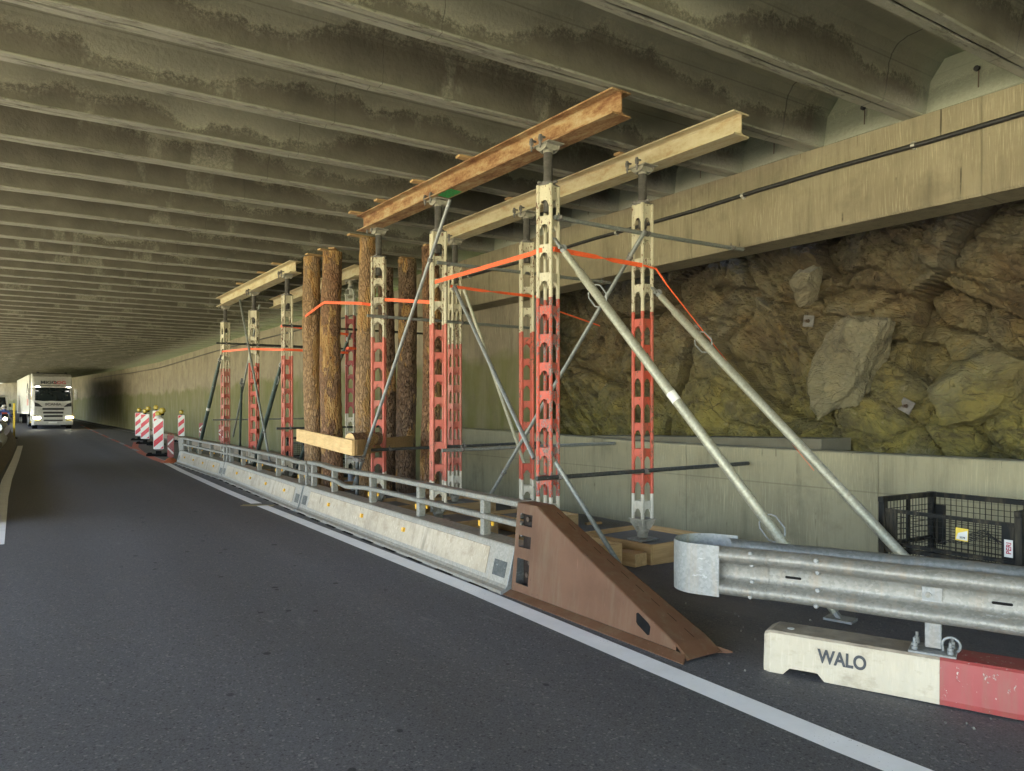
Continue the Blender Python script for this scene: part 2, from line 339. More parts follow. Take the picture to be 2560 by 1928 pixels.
plain('orange_strap', (.80, .115, .03), .55, 0, .12, 30); plain('black_rubber', (.008, .008, .008), .95, bump=0); M['black_rubber'].node_tree.nodes['Principled BSDF'].inputs['Specular IOR Level'].default_value = .15; plain('hole_shade', (.022, .014, .010), .9)
plain('yellow_reflector', (.75, .42, .03), .35); plain('beacon_yellow', (.40, .30, .02), .25, 0, .1)
plain('truck_white', (.44, .43, .385), .3, 0, .06, 3, .02); plain('curtain_white', (.42, .41, .35), .5, 0, .08, 2, .05)
plain('dark_glass', (.012, .016, .016), .08, 0, .1, 3, 0); plain('grille_black', (.012, .012, .013), .45)
plain('lettering_dark', (.045, .05, .055), .6, 0, .4, 30); plain('lettering_red', (.45, .02, .05), .5); plain('label_white', (.72, .71, .66), .5, 0, .06); plain('label_yellow', (.80, .58, .06), .5, 0, .06)
plain('orange_rubber', (.42, .12, .05), .6); plain('brown_metal', (.10, .07, .05), .7, .2, .4, 6); plain('skin', (.45, .26, .18), .6); plain('denim_blue', (.06, .10, .28), .8); plain('jacket_red', (.45, .07, .04), .7)
plain('alu_grey', (.45, .45, .40), .4, .5); plain('bottle_grey', (.40, .39, .33), .4); plain('cable_black', (.018, .018, .018), .5); plain('green_spray', (.02, .30, .07), .5, 0, .4, 40)
plain('bounce_gravel', (.42, .37, .26), .95, 0, .3, 3); plain('meadow', (.11, .14, .04), .9, 0, .4, .6); plain('gravel_grey', (.16, .155, .14), .9, 0, .5, 60, .6); plain('rail_blue', (.35, .38, .44), .5, .3); plain('roof_concrete', (.16, .15, .12), .9)
emit('headlight_glow', (1, .93, .66), 3); emit('marker_glow', (1, .95, .85), 4); emit('indicator_glow', (1, .55, .05), 3)
def m_stripes():
    g = NG('red_white_stripes'); x = g.sep()
    f = g.math('FRACT', g.math('MULTIPLY', g.math('SUBTRACT', x[2], g.math('MULTIPLY', x[0], .85)), 2.15))
    k = g.math('GREATER_THAN', f, .5)
    c = g.mix(k, (.60, .012, .03), (.74, .72, .66)); c = g.mix(g.rng(g.noise(14, detail=5), .55, .8, 0, .4), c, (.4, .33, .27))
    M['red_white_stripes'] = g.out(c, .35)
m_stripes()

# ------------------------------------------------------------------ mesh builder
class MB:
    def __init__(s): s.v = []; s.f = []; s.sm = []
    def add(s, vs, fs, smooth=False):
        o = len(s.v); s.v += [Vector(v) for v in vs]; s.f += [tuple(i + o for i in f) for f in fs]; s.sm += [smooth] * len(fs); return s
    def box(s, c, d, rot=None, bev=0):
        x, y, z = (q / 2 for q in d); c = Vector(c)
        if bev:
            b = min(bev, x * .9, y * .9, z * .9); vs = []; 
            for sx in (-1, 1):
                for sy in (-1, 1):
                    for sz in (-1, 1):
                        vs += [(sx * x, sy * (y - b), sz * (z - b)), (sx * (x - b), sy * y, sz * (z - b)), (sx * (x - b), sy * (y - b), sz * z)]
            import bmesh
            bm = bmesh.new(); [bm.verts.new(v) for v in vs]; bmesh.ops.convex_hull(bm, input=bm.verts); bm.verts.index_update()
            bmesh.ops.dissolve_limit(bm, angle_limit=.02, verts=bm.verts, edges=bm.edges); bm.verts.index_update()
            vs = [v.co.copy() for v in bm.verts]; fs = [tuple(v.index for v in f.verts) for f in bm.faces]; bm.free()
        else:
            vs = [Vector((a, b_, c_)) for a in (-x, x) for b_ in (-y, y) for c_ in (-z, z)]
            fs = [(0, 1, 3, 2), (4, 6, 7, 5), (0, 4, 5, 1), (2, 3, 7, 6), (0, 2, 6, 4), (1, 5, 7, 3)]
        if rot is not None: vs = [rot @ Vector(v) for v in vs]
        return s.add([Vector(v) + c for v in vs], fs)
    def bar(s, a, b, w, h, bev=0):
        a = Vector(a); b = Vector(b); d = b - a; q = d.to_track_quat('Y', 'Z').to_matrix()
        return s.box((a + b) / 2, (w, d.length, h), q, bev)
    def tube(s, pts, r, n=12, caps=True, smooth=True):
        pts = [Vector(p) for p in pts]; rs = r if isinstance(r, (list, tuple)) else [r] * len(pts)
        vs = []; fs = []; ref = None
        for i, p in enumerate(pts):
            t = (pts[min(i + 1, len(pts) - 1)] - pts[max(i - 1, 0)]).normalized()
            if ref is None: ref = Vector((0, 0, 1)) if abs(t.z) < .9 else Vector((1, 0, 0))
            u = t.cross(ref).normalized(); w = u.cross(t); ref = w
            vs += [p + (u * math.cos(2 * math.pi * k / n) + w * math.sin(2 * math.pi * k / n)) * rs[i] for k in range(n)]
        for i in range(len(pts) - 1):
            fs += [(i * n + k, i * n + (k + 1) % n, (i + 1) * n + (k + 1) % n, (i + 1) * n + k) for k in range(n)]
        s.add(vs, fs, smooth)
        if caps: s.add(vs[:n], [tuple(range(n))]); s.add(vs[-n:], [tuple(reversed(range(n)))])
        return s
    def lathe(s, prof, c=(0, 0, 0), n=20, smooth=True):
        c = Vector(c); vs = [c + Vector((r * math.cos(2 * math.pi * k / n), r * math.sin(2 * math.pi * k / n), z)) for r, z in prof for k in range(n)]
        fs = [(i * n + k, i * n + (k + 1) % n, (i + 1) * n + (k + 1) % n, (i + 1) * n + k) for i in range(len(prof) - 1) for k in range(n)]
        s.add(vs, fs, smooth); s.add(vs[:n], [tuple(reversed(range(n)))]); return s.add(vs[-n:], [tuple(range(n))])
    def prism(s, poly, a, b, f):
        """polygon (u, v) swept from parameter a to b; f(u, v, t) -> point"""
        n = len(poly); vs = [f(u, v, a) for u, v in poly] + [f(u, v, b) for u, v in poly]
        fs = [(i, (i + 1) % n, n + (i + 1) % n, n + i) for i in range(n)] + [tuple(reversed(range(n))), tuple(range(n, 2 * n))]
        return s.add(vs, fs)
    def strip(s, rows, smooth=False, closed=False):
        n = len(rows[0]); vs = [p for r in rows for p in r]; k = n if closed else n - 1
        return s.add(vs, [(i * n + j, i * n + (j + 1) % n, (i + 1) * n + (j + 1) % n, (i + 1) * n + j) for i in range(len(rows) - 1) for j in range(k)], smooth)
    def build(s, name, mat, parent=None, origin=None, local=False):
        off = Vector((0, 0, 0))
        if parent is not None and not local: off = parent.location.copy()
        if origin is not None and parent is None: off = Vector(origin)
        me = bpy.data.meshes.new(name); me.from_pydata([v - off for v in s.v], [], s.f)
        me.polygons.foreach_set('use_smooth', s.sm); me.validate(); me.update()
        import bmesh
        bm = bmesh.new(); bm.from_mesh(me); bmesh.ops.recalc_face_normals(bm, faces=bm.faces); bm.to_mesh(me); bm.free()
        me.materials.append(M[mat])
        o = bpy.data.objects.new(name, me); COL.objects.link(o)
        if parent is not None: o.parent = parent
        elif origin is not None: o.location = origin
        return o

def tag(o, label=None, cat=None, group=None, kind=None):
    for k, v in (('label', label), ('category', cat), ('group', group), ('kind', kind)):
        if v: o[k] = v
    return o
def empty(name, loc, label, cat, group=None, rz=0):
    o = bpy.data.objects.new(name, None); COL.objects.link(o); o.location = loc; o.rotation_euler = (0, 0, rz); o.empty_display_size = .1
    return tag(o, label, cat, group)
def copy_tree(o, loc=None, rz=None, label=None, parent=None):
    c = o.copy(); COL.objects.link(c); c.parent = parent
    if loc is not None: c.location = loc
    if rz is not None: c.rotation_euler = (0, 0, rz)
    if label: c['label'] = label
    for ch in list(KIDS.get(o.name, [])) or [k for k in bpy.data.objects if k.parent == o]: copy_tree(ch, parent=c)
    return c
KIDS = {}
def text(name, body, size, mat, parent, loc, rot, extrude=.002, bold=0.0, width=1.0, align='CENTER'):
    cu = bpy.data.curves.new(name, 'FONT'); cu.body = body; cu.size = size; cu.extrude = extrude; cu.offset = bold; cu.align_x = align; cu.align_y = 'CENTER'
    t = bpy.data.objects.new(name, cu); COL.objects.link(t)
    bpy.context.view_layer.update()
    me = bpy.data.meshes.new_from_object(t.evaluated_get(bpy.context.evaluated_depsgraph_get())); bpy.data.objects.remove(t)
    for v in me.vertices: v.co.x *= width
    me.materials.clear(); me.materials.append(M[mat])
    o = bpy.data.objects.new(name, me); COL.objects.link(o); o.location = loc; o.rotation_euler = rot; o.parent = parent
    return o
def lerp(a, b, t): return Vector(a) * (1 - t) + Vector(b) * t

# ================================================================== SETTING
ZC = 4.80
# ground far around
g = MB(); N = 24
xs = [-400, -120, -40, -20, -9, 9.6, 14, 30, 120, 400]; ys = [-300, -80, -20, -2, 20, 60, 130, 260, 500]
def terr(x, y):
    z = -.4
    if x > 9.6: z = -.4 + min(60, (x - 9.6) * .9)
    if x < -21: z = -.4 - min(6, (-20 - x) * .12)
    return (x, y, z)
g.strip([[terr(x, y) for x in xs] for y in ys]); tag(g.build('ground', 'meadow'), kind='structure')
g = MB(); g.strip([[(x, y, -.10 - .01 * (i % 2)) for i, x in enumerate((-20, -14, -8.3))] for y in range(-60, 141, 20)]); tag(g.build('bounce_strip', 'bounce_gravel'), kind='structure')  # unseen pale gravel strip, added to bounce warm sunlight onto the ceiling
# road and closed lane: one asphalt sheet following the slight rise
g = MB(); xs = [-8.4, -3, 0, 3.75] + [4.5 + .5 * i for i in range(11)]
ys = [-40, -10, -2] + [2 * i for i in range(0, 76)]
g.strip([[(x, y, gz(x, y)) for x in xs] for y in ys]); tag(g.build('road', 'asphalt'), kind='structure')

def line_strip(name, mat, pts, w, h=.004, left=True):
    """pts: right-hand edge (x, y); width to the left"""
    g = MB(); rows = []
    dense = []
    for (a, b) in zip(pts[:-1], pts[1:]):
        n = max(1, int(math.dist(a, b) / 1.5)); dense += [(a[0] + (b[0] - a[0]) * i / n, a[1] + (b[1] - a[1]) * i / n) for i in range(n)]
    dense.append(pts[-1])
    for i, p in enumerate(dense):
        q0 = dense[max(0, i - 1)]; q1 = dense[min(len(dense) - 1, i + 1)]; d = Vector((q1[0] - q0[0], q1[1] - q0[1])).normalized(); n = Vector((-d.y, d.x)) * w
        rows.append([(p[0], p[1], gz(*p) + h), (p[0] + n.x, p[1] + n.y, gz(p[0] + n.x, p[1] + n.y) + h)])
    g.strip(rows); return tag(g.build(name, mat), kind='structure')
line_strip('road_marking', 'white_line', [(3.50, -3), (3.52, 2.05), (3.58, 3.4), (3.71, 5.8), (3.86, 10.9), (3.92, 12.9)], .19)
line_strip('road_marking', 'white_line', [(3.93, 13.25), (4.03, 15.65), (4.35, 21.5), (4.62, 25.4)], .19)
line_strip('road_marking', 'ochre_line', [(4.06, 12.93), (3.60, 13.22)], .22, .0045)
line_strip('road_marking', 'white_line', [(.14, 11), (.28, 17), (.42, 21.2), (.76, 29), (1.2, 40)], .20)
line_strip('road_marking', 'red_line', [(4.66, 25.0), (4.70, 27), (4.95, 32), (5.45, 37), (6.3, 42.5)], .26)
line_strip('road_marking', 'old_line', [(4.72, 25.2), (4.80, 28), (5.05, 34), (5.4, 42)], .10, .003)
P0 = [(5.0, 33.5), (5.35, 40), (5.75, 52), (6.1, 70)]
for i in range(17):
    t0 = i / 17; 
    def pl(t):
        y = 33.5 + t * 36; 
        for a, b in zip(P0[:-1], P0[1:]):
            if y <= b[1]: return (a[0] + (b[0] - a[0]) * (y - a[1]) / (b[1] - a[1]), y)
        return P0[-1]
    line_strip('road_marking', 'red_line' if i % 3 else 'old_line', [pl(t0), pl(t0 + .052)], .16)
line_strip('road_marking', 'old_line', [(8.2, 40), (8.35, 52), (7.7, 64), (6.3, 80)], .15)

# ---- roof of the gallery
roof = empty('tunnel_roof', (0, 0, ZC), 'ribbed concrete gallery roof over the road, damp and stained', 'roof')
b = MB()
b.box((.6, 47.5, ZC + .98), (18.2, 124, .34)); b.build('roof_slab', 'roof_concrete', roof)
SP = 1.19; leg = .105; ov = .008
prof = [(ov, 0.012), (.012 + ov, 0), (leg - .012, 0), (leg, .012), (leg + .055, .36), (leg + .085, .44), (leg + .15, .52), (leg + .24, .56),
        (SP - leg - .24, .56), (SP - leg - .15, .52), (SP - leg - .085, .44), (SP - leg - .055, .36), (SP - leg, .012), (SP - leg - -.012, 0), (SP - ov - .012, 0), (SP - ov, .012), (SP - ov, .80), (ov, .80)]
def rib_mesh(x0, x1, plate):
    b = MB(); nx = 40; P = len(prof)
    rows = []
    for i in range(nx + 1):
        x = x0 + (x1 - x0) * i / nx; r = []
        for j, (u, v) in enumerate(prof):
            du = dz = 0
            if v <= .0121:
                du = (noise.noise(Vector((x * 1.3, j, 3))) * .016 + noise.noise(Vector((x * 6, j, 7))) * .010); dz = noise.noise(Vector((x * 3, j * 1.7, 9))) * .012
            r.append((x, u + du, v + dz))
        rows.append(r)
    b.strip(rows, closed=True); b.add(rows[0], [tuple(range(P))]); b.add(rows[-1], [tuple(range(P))])
    if plate:   # end diaphragm closing the trough over the bearing beam
        b.prism([(leg + .002, .0), (SP - leg - .002, .0), (SP - leg - .05, .35), (SP - leg - .2, .54), (leg + .2, .54), (leg + .05, .35)], x1 - .20, x1 - .02, lambda u, v, t: (t, u, v))
    return b
ribA = rib_mesh(-8.2, 8.36, True).build('roof_beam', 'rib_concrete', roof, local=True)
ribB = rib_mesh(-8.2, 9.7, False).build('roof_beam', 'rib_concrete', roof, local=True)
sk = -.05; Y0 = 4.45 - 15 * SP  # roof extended unseen behind the camera to cut light from the portal
nb = 0
for k in range(0, 100):
    yy = Y0 + k * SP
    src = ribA if yy < 12.5 else ribB
    if k == 0: o = ribA
    elif src is ribB and nb == 0: o = ribB; nb = 1
    else: o = src.copy(); COL.objects.link(o); o.parent = roof
    o.location = (0, yy, 0); o.rotation_euler = (0, 0, sk)
# small lifting-loop recesses in the end diaphragms
for k in range(13, 23):
    yy = Y0 + k * SP + .55 - .05 * 8.1
    b = MB(); b.tube([(8.13, yy, ZC + .30), (8.155, yy, ZC + .30)], .028, 10); b.build('drain_hole', 'cable_black', roof)
    b = MB(); b.tube([(8.14, yy - .02, ZC + .27), (8.13, yy - .02, ZC + .10)], .006, 6); b.build('lifting_loop', 'brown_metal', roof)

# ---- fascia (bearing) beam on the right
fb = MB(); nx = 60; rows = []
for i in range(nx + 1):
    y = -13 + 28.7 * i / nx; q = lambda k, a=.006: noise.noise(Vector((y * 2.5, k, 0))) * a
    rows.append([(8.13, y, 3.80 + q(1)), (8.115 + q(2), y, 3.825 + q(3)), (8.115, y, 4.79), (8.13, y, 4.798), (8.62, y, 4.798), (8.62, y, 3.80)])
fb.strip(rows, closed=True); fb.add(rows[0], [tuple(range(6))]); fb.add(rows[-1], [tuple(range(6))])
o = fb.build('bearing_beam', 'fascia_concrete', origin=(8.1, 0, 0)); tag(o, 'long board-marked tan concrete beam carrying the roof ribs above the rock', 'beam')
# cable conduit clipped to the beam
cc = empty('cable_conduit', (8.08, 3, 4.45), 'black cable conduit running along the tan concrete beam', 'conduit')
b = MB(); pts = [(8.075, -1.4 + i * 1.05, 4.53 - .0085 * (i * 1.05) - .012 * math.sin(i * 1.7)) for i in range(16)]; b.tube(pts, .026, 10); b.build('cable', 'cable_black', cc)
for yy in (2.0, 4.0, 6.2, 8.6, 11, 13):
    b = MB(); z = 4.53 - .0085 * (yy + 1.4); b.tube([(8.075, yy - .02, z), (8.075, yy + .02, z)], .031, 10); b.box((8.10, yy, z), (.03, .03, .08)); b.build('pipe_clip', 'alu_grey', cc)

# ---- low concrete wall
def wall_run(name, mat, pts, th, label, cat):
    """pts (x, y, zbottom, ztop), thickness to +x"""
    b = MB(); rows = []
    dense = []
    for a, c in zip(pts[:-1], pts[1:]):
        n = max(1, int((c[1] - a[1]) / 2)); dense += [tuple(a[k] + (c[k] - a[k]) * i / n for k in range(4)) for i in range(n)]
    dense.append(pts[-1])
    for x, y, z0, z1 in dense: rows.append([(x, y, z0), (x, y, z1 - .015), (x + .015, y, z1), (x + th, y, z1), (x + th, y, z0)])
    b.strip(rows, closed=True); b.add(rows[0], [tuple(range(5))]); b.add(rows[-1], [tuple(range(5))])
    o = b.build(name, mat); tag(o, label, cat); return o
wall_run('parapet_wall', 'parapet_concrete', [(8.10, -13, -.3, 1.155), (8.10, 3, -.3, 1.155), (8.12, 7.5, -.3, 1.16), (8.22, 12, -.3, 1.235), (8.32, 15.5, -.3, 1.27)], .32, 'low grey concrete wall in front of the rock face', 'wall')
b = MB(); b.prism([(5.3, 1.13), (5.3, 1.29), (9.6, 1.21), (9.6, 1.13)], 8.44, 9.1, lambda u, v, t: (t, u, v)); tag(b.build('concrete_ledge', 'ledge_concrete'), 'sloping concrete slab behind the low wall at the foot of the rock', 'ledge')
wall_run('tunnel_wall', 'tunnel_wall_concrete', [(8.64, 11.6, -.3, 4.80), (8.75, 18, -.3, 4.80), (8.88, 25, -.3, 4.80), (8.85, 37, -.2, 4.80), (9.1, 53, 0, 4.80), (8.3, 66, .2, 4.80), (6.75, 82, .5, 4.80), (4, 98, .9, 4.80), (-1, 112, 1.2, 4.80), (-8.5, 124, 1.4, 4.8)], .4, 'tall streaked concrete tunnel wall, mossy green below, curving left in the distance', 'wall')
for k in range(16):
    y = 3 + k * 6.5; e = empty('gallery_column', (-8.1, y, gz(-8.1, y) - .3), 'square concrete column on the open valley side of the gallery, ' + ['nearest the camera', 'second', 'third', 'fourth', 'fifth', 'sixth', 'seventh', 'eighth', 'ninth', 'tenth', 'eleventh', 'twelfth', 'thirteenth', 'fourteenth', 'fifteenth', 'last'][k] + ' along the road', 'column', 'columns of the open gallery side')
    b = MB(); b.box((0, 0, 2.55), (.45, .6, 5.1 - gz(-8.1, y)), bev=.03); b.build('shaft', 'parapet_concrete', e, local=True)
b = MB(); b.tube([(x - .03, y, 4.42 + .05 * math.sin(y * .9) ) for x, y in [(8.70 + .0, 16 + 0)] + [(8.86, 24), (8.84, 30), (8.85, 37), (8.95, 45), (9.05, 53), (8.65, 60), (8.25, 66), (7.45, 74)]], .022, 6); tag(b.build('wall_cable', 'cable_black'), 'thin dark cable sagging along the top of the tall tunnel wall', 'cable')
wall_run('kerb', 'weathered_board', [(7.9, 24, -.2, .12), (8.2, 40, -.1, .18), (8.3, 54, .1, .38)], .5, 'low grey kerb along the foot of the tall tunnel wall', 'kerb')

# ---- rock face
b = MB(); NYR, NZR = 560, 170
def rockx(y, z):
    P = Vector((y, z, 0)); wp = Vector((noise.noise(P * .55), noise.noise(P * .55 + Vector((9, 0, 0))), 0)) * .5; Q = P + wp
    u = Q.x * .80 + Q.y * .60; v = -Q.x * .60 + Q.y * .80        # slanting strata
    d = noise.fractal(Vector((u * .3, v * .5, 2)), .9, 2.1, 3) * .42
    for sc_, st_, amp, ck_, sd_ in ((.55, 1.5, .42, .10, 0), (1.3, 1.7, .30, .07, 3), (3.0, 1.6, .26, .035, 7), (7.5, 1.5, .24, .014, 11)):
        a_, b_ = u * sc_, v * sc_ * st_; f = noise.voronoi(Vector((a_, b_, sd_))); pp = f[1][0]
        d += amp / sc_ * .5 * ((a_ - pp.x) * math.sin(pp.x * 11.3 + sd_ + pp.y * 3) + (b_ - pp.y) * math.cos(pp.y * 13.7 + pp.x * 5)) + amp / sc_ * .16 * math.sin(pp.x * 29 + pp.y * 17) - ck_ * math.exp(-(f[0][1] - f[0][0]) * 18)
    d += noise.fractal(Vector((y * 5, z * 5, 11)), .8, 2, 4) * .022
    return max(9.55 + .10 * (z - 2) - d * .95, 8.66 + .03 * noise.noise(P * 3))
rows = [[(rockx(-6 + 18.9 * i / NYR, -.4 + 5.3 * j / NZR), -6 + 18.9 * i / NYR, -.4 + 5.3 * j / NZR) for i in range(NYR + 1)] for j in range(NZR + 1)]
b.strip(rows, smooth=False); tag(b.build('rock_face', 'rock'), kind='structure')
def boulder(c, size, rot, seed, label, mat='pale_rock'):
    import bmesh
    bm = bmesh.new(); bmesh.ops.create_icosphere(bm, subdivisions=5, radius=1)
    rs = random.Random(seed); planes = [(Vector((rs.gauss(0, 1), rs.gauss(0, 1), rs.gauss(0, 1))).normalized(), rs.uniform(.50, .80)) for _ in range(22)]
    Rm = Matrix.Rotation(rot, 3, 'X')
    for v in bm.verts:
        p = v.co.copy(); k = 1
        for n, d in planes:
            t = p.dot(n)
            if t > d: k = min(k, d / t)
        p = p * k
        p += p.normalized() * (noise.fractal(p * 2.2 + Vector((seed, 0, 0)), .9, 2, 6) * .06 + (noise.ridged_multi_fractal(p * 2.6 + Vector((seed, 1, 0)), .9, 2, 4, 1, 2) - 1) * .05)
        v.co = Rm @ Vector((p.x * size[0], p.y * size[1], p.z * size[2]))
    me = bpy.data.meshes.new('boulder'); bm.to_mesh(me); bm.free(); me.materials.append(M[mat])
    o = bpy.data.objects.new('boulder', me); COL.objects.link(o); o.location = c; tag(o, label, 'boulder', 'boulders standing out of the rock face')
boulder((9.42, 5.5, 2.35), (.60, .62, 1.02), R(26), 3, 'large pale angular slab leaning in the middle of the rock face')
boulder((9.68, 3.95, 1.9), (.55, .82, .62), R(-32), 8, 'broad rounded brown boulder in the rock face behind the mesh crate', 'rock')
boulder((9.52, 6.2, 3.45), (.35, .26, .42), R(24), 14, 'small pale rock chip high up in the rock face just under the beam')
for (x, y, z, rr, lb) in [(8.98, 6.35, 2.95, .15, 'rusted square rock bolt plate left of the pale slab'), (8.9, 4.85, 1.70, .5, 'square rock bolt plate low between the pale slab and the brown boulder'), (8.86, 2.75, 2.15, .4, 'rock bolt plate near the right edge, tilted'), (8.95, 8.1, 2.95, .1, 'small rock bolt plate in the rock right of the tall red and cream prop')]:
    x = rockx(y, z) - .05; e = empty('rock_bolt', (x, y, z), lb, 'bolt plate', 'bolt plates in the rock')
    b = MB(); b.box((0, 0, 0), (.02, .17, .17), Matrix.Rotation(rr, 3, 'X'), .004); b.build('plate', 'screw_steel', e, local=True)
    b = MB(); b.tube([(-.09, 0, 0), (.6, 0, 0)], .016, 8); b.tube([(-.045, 0, 0), (-.01, 0, 0)], .03, 6); b.build('bolt', 'brown_metal', e, local=True)


# ================================================================== SHORING PROPS
def section(z0, z1, w, pitch, first_solid=0, r=.0215):
    """four tube legs joined by plates with bell-shaped openings, local coordinates"""
    b = MB(); h = w / 2 - r; r0 = r
    for sx in (-1, 1):
        for sy in (-1, 1):
            b.tube([(sx * h, sy * h, z0), (sx * h, sy * h, z1)], r, 12)
    wi = h - r * .6; t = .005
    faces = [Matrix.Rotation(k * math.pi / 2, 3, 'Z') for k in range(4)]
    def cell(zt, solid, skirt):
        L = []; 
        pts = [(-wi, zt), (wi, zt), (wi, zt - skirt)]
        pts += [(wi * .95, zt - skirt + .004), (wi * .88, zt - skirt + .035), (wi * .72, zt - solid - .045), (wi * .50, zt - solid - .014), (wi * .22, zt - solid), (-wi * .22, zt - solid), (-wi * .50, zt - solid - .014), (-wi * .72, zt - solid - .045), (-wi * .88, zt - skirt + .035), (-wi * .95, zt - skirt + .004), (-wi, zt - skirt)]
        return pts
    z = z1
    if first_solid: cells = [(z1 - .004, first_solid, first_solid + .10)]; z = z1 - first_solid - .10 - .075
    else: cells = []; z = z1 - .085
    while z - .19 > z0 - .005: cells.append((z, .088, .172)); z -= pitch
    for zt, so, sk_ in cells:
        sk_ = min(sk_, zt - z0); pl = cell(zt, so, sk_)
        for F in faces: b.prism(pl, -h - t, -h + t, lambda u, v, tt, F=F: F @ Vector((u, tt, v)))
        for F in faces: b.prism([(-wi, zt - .004), (wi, zt - .004), (wi, zt), (-wi, zt)], -h - .001, -h + .018, lambda u, v, tt, F=F: F @ Vector((u, tt, v)))
    for zz in (z0 + .03, z1 - .03):      # coupling pins
        for sx in (-1, 1):
            for sy in (-1, 1): b.box((sx * h, sy * h, zz), (r * 2.2, .008, .008)); b.box((sx * h, sy * h, zz), (.008, r * 2.2, .008))
    return b

def foot_assembly(e, z0, up=1, mats='cast_steel', w=.2):
    """gusseted cone between the legs and a round spindle; up=-1 turns it over"""
    b = MB(); q = lambda z: z0 + up * z
    b.box((0, 0, q(.232)), (w + .035, w + .035, .014))
    for k in range(4):
        F = Matrix.Rotation(k * math.pi / 2 + math.pi / 4, 3, 'Z'); a = w * .72
        b.prism([(.03, .225), (a, .225), (a, .19), (.06, .07), (.03, .07)], -.006, .006, lambda u, v, t, F=F: F @ Vector((u, t, q(v))))
    b.lathe([(.045, q(.22)), (.05, q(.12)), (.075, q(.11)), (.075, q(.075)), (.062, q(.07)), (.062, q(.015))] if up > 0 else [(.062, q(.015)), (.062, q(.07)), (.075, q(.075)), (.075, q(.11)), (.05, q(.12)), (.045, q(.22))])
    for s in (-1, 1): b.box((s * .085, 0, q(.125)), (.05, .022, .05), bev=.006)
    return b.build('foot', mats, e, local=True)

def clamp_piece(b, p, s=1):
    x, y, z = p
    b.box((x, y, z + .01), (.05, .035, .06), bev=.01); b.tube([(x, y, z - .085), (x, y, z + .06)], .009, 8); b.tube([(x, y, z + .035), (x, y, z + .055)], .019, 6); b.box((x + s * .03, y, z + .035), (.07, .03, .02), bev=.006); b.tube([(x, y, z - .055), (x, y, z - .03)], .017, 6)

def prop(loc, label, rz=0, w=.20, red='red_paint', top='cream_paint', low='white_paint', mid='', plate_w=.30, ztop=4.52, zb=.11, jack=.11):
    e = empty('shoring_prop', (loc[0], loc[1], zb), label, 'prop', 'heavy shoring props under the steel beams')
    e.rotation_euler = (0, 0, rz); H = ztop - zb
    b = MB(); b.box((.01, 0, .012), (.30, .24, .024), bev=.004); b.build('base_plate', 'rail_galvanised', e, local=True)
    foot_assembly(e, .02, 1, 'cast_steel', w)
    section(.25, .55, w, .305).build('lower_section', low, e, local=True)
    section(.552, 2.69, w, .305).build('middle_section', red, e, local=True)
    zt = H - .05 - .40; section(2.692, zt, w, .305, .16).build('upper_section', top, e, local=True)
    b = MB(); b.box((0, 0, zt + .003), (w - .01, w - .01, .012)); b.lathe([(.075, zt + .01), (.08, zt + .02), (.08, zt + .04), (.06, zt + .045)], n=16)
    for k in range(3): a = k * 2.1 + .4; b.box((math.cos(a) * .095, math.sin(a) * .095, zt + .032), (.055, .03, .026), Matrix.Rotation(a, 3, 'Z'), .006)
    b.build('spindle_nut', 'screw_steel', e, local=True)
    b = MB(); pr_ = []; z = zt - .28
    while z < H - .055: pr_ += [(.046, z), (.050, z + .004), (.050, z + .009), (.046, z + .013)]; z += .0145
    b.lathe(pr_, n=18); b.build('spindle', 'thread_steel', e, local=True)
    b = MB(); Rz = Matrix.Rotation(-rz, 3, 'Z')
    hp = MB(); hp.box((0, 0, H - .008), (.22, plate_w, .014), Rz, .003)
    for s in (-1, 1): hp.prism([(-.10, H - .016), (.10, H - .016), (.085, H - .05), (.03, H - .075), (-.03, H - .075), (-.085, H - .05)], s * .075 - .005, s * .075 + .005, lambda u, v, t: Rz @ Vector((u, t, v)))
    for s in (-1, 1): hp.prism([(-.10, H - .016), (.10, H - .016), (.085, H - .05), (.03, H - .075), (-.03, H - .075), (-.085, H - .05)], s * .085 - .005, s * .085 + .005, lambda u, v, t: Rz @ Vector((t, u, v)))
    hp.lathe([(.055, H - .09), (.055, H - .015)], n=16); hp.build('head_plate', 'cast_steel', e, local=True)
    for yo in (-.055, .105):
        cb = MB(); clamp_piece(cb, (0, 0, 0)); p = Rz @ Vector((-.148, yo, 0)); o = cb.build('clamp', 'screw_steel', e, local=True); o.location = (p.x, p.y, H + .012); o.rotation_euler = (0, 0, -rz)
    return e
prop((4.94, 6.33), 'front left prop beside the brown ramp, its red legs badly chipped', R(22), .20, 'red_chipped', zb=gz(4.94, 6.33) + .20)
prop((6.30, 6.26), 'front right prop on a wooden tray near the guardrail end', 0, .195, 'red_paint', zb=gz(6.3, 6.26) + .19)
prop((5.01, 8.86), 'pinkish red prop behind the second bay of railing, grey tube leaning across its top', R(-20), .215, 'red_pink', zb=gz(5, 8.86) + .17)
prop((6.38, 8.68), 'red prop standing right behind the badly chipped front left one', R(-28), .205, 'red_paint', zb=gz(6.38, 8.7) + .17)
prop((5.06, 10.87), 'prop in front of the log posts, orange strap passing through it', R(-32), .225, 'red_pink', zb=gz(5.06, 10.9) + .15)
prop((6.41, 10.77), 'slim faded prop half hidden behind the pinkish one', R(-5), .19, 'red_faded', zb=gz(6.41, 10.8) + .15)
prop((5.15, 15.59), 'third prop of the far group, right next to the log posts', R(-2), .205, 'red_pink', zb=gz(5.15, 15.6) + .15)
prop((5.27, 18.43), 'bright red middle prop of the far group, two tubes crossing it', R(-34), .21, 'red_paint', zb=gz(5.27, 18.4) + .15)
prop((5.32, 21.33), 'farthest prop, pale faded pink, nearest the striped beacons', R(12), .20, 'red_faded', zb=gz(5.32, 21.3) + .15)
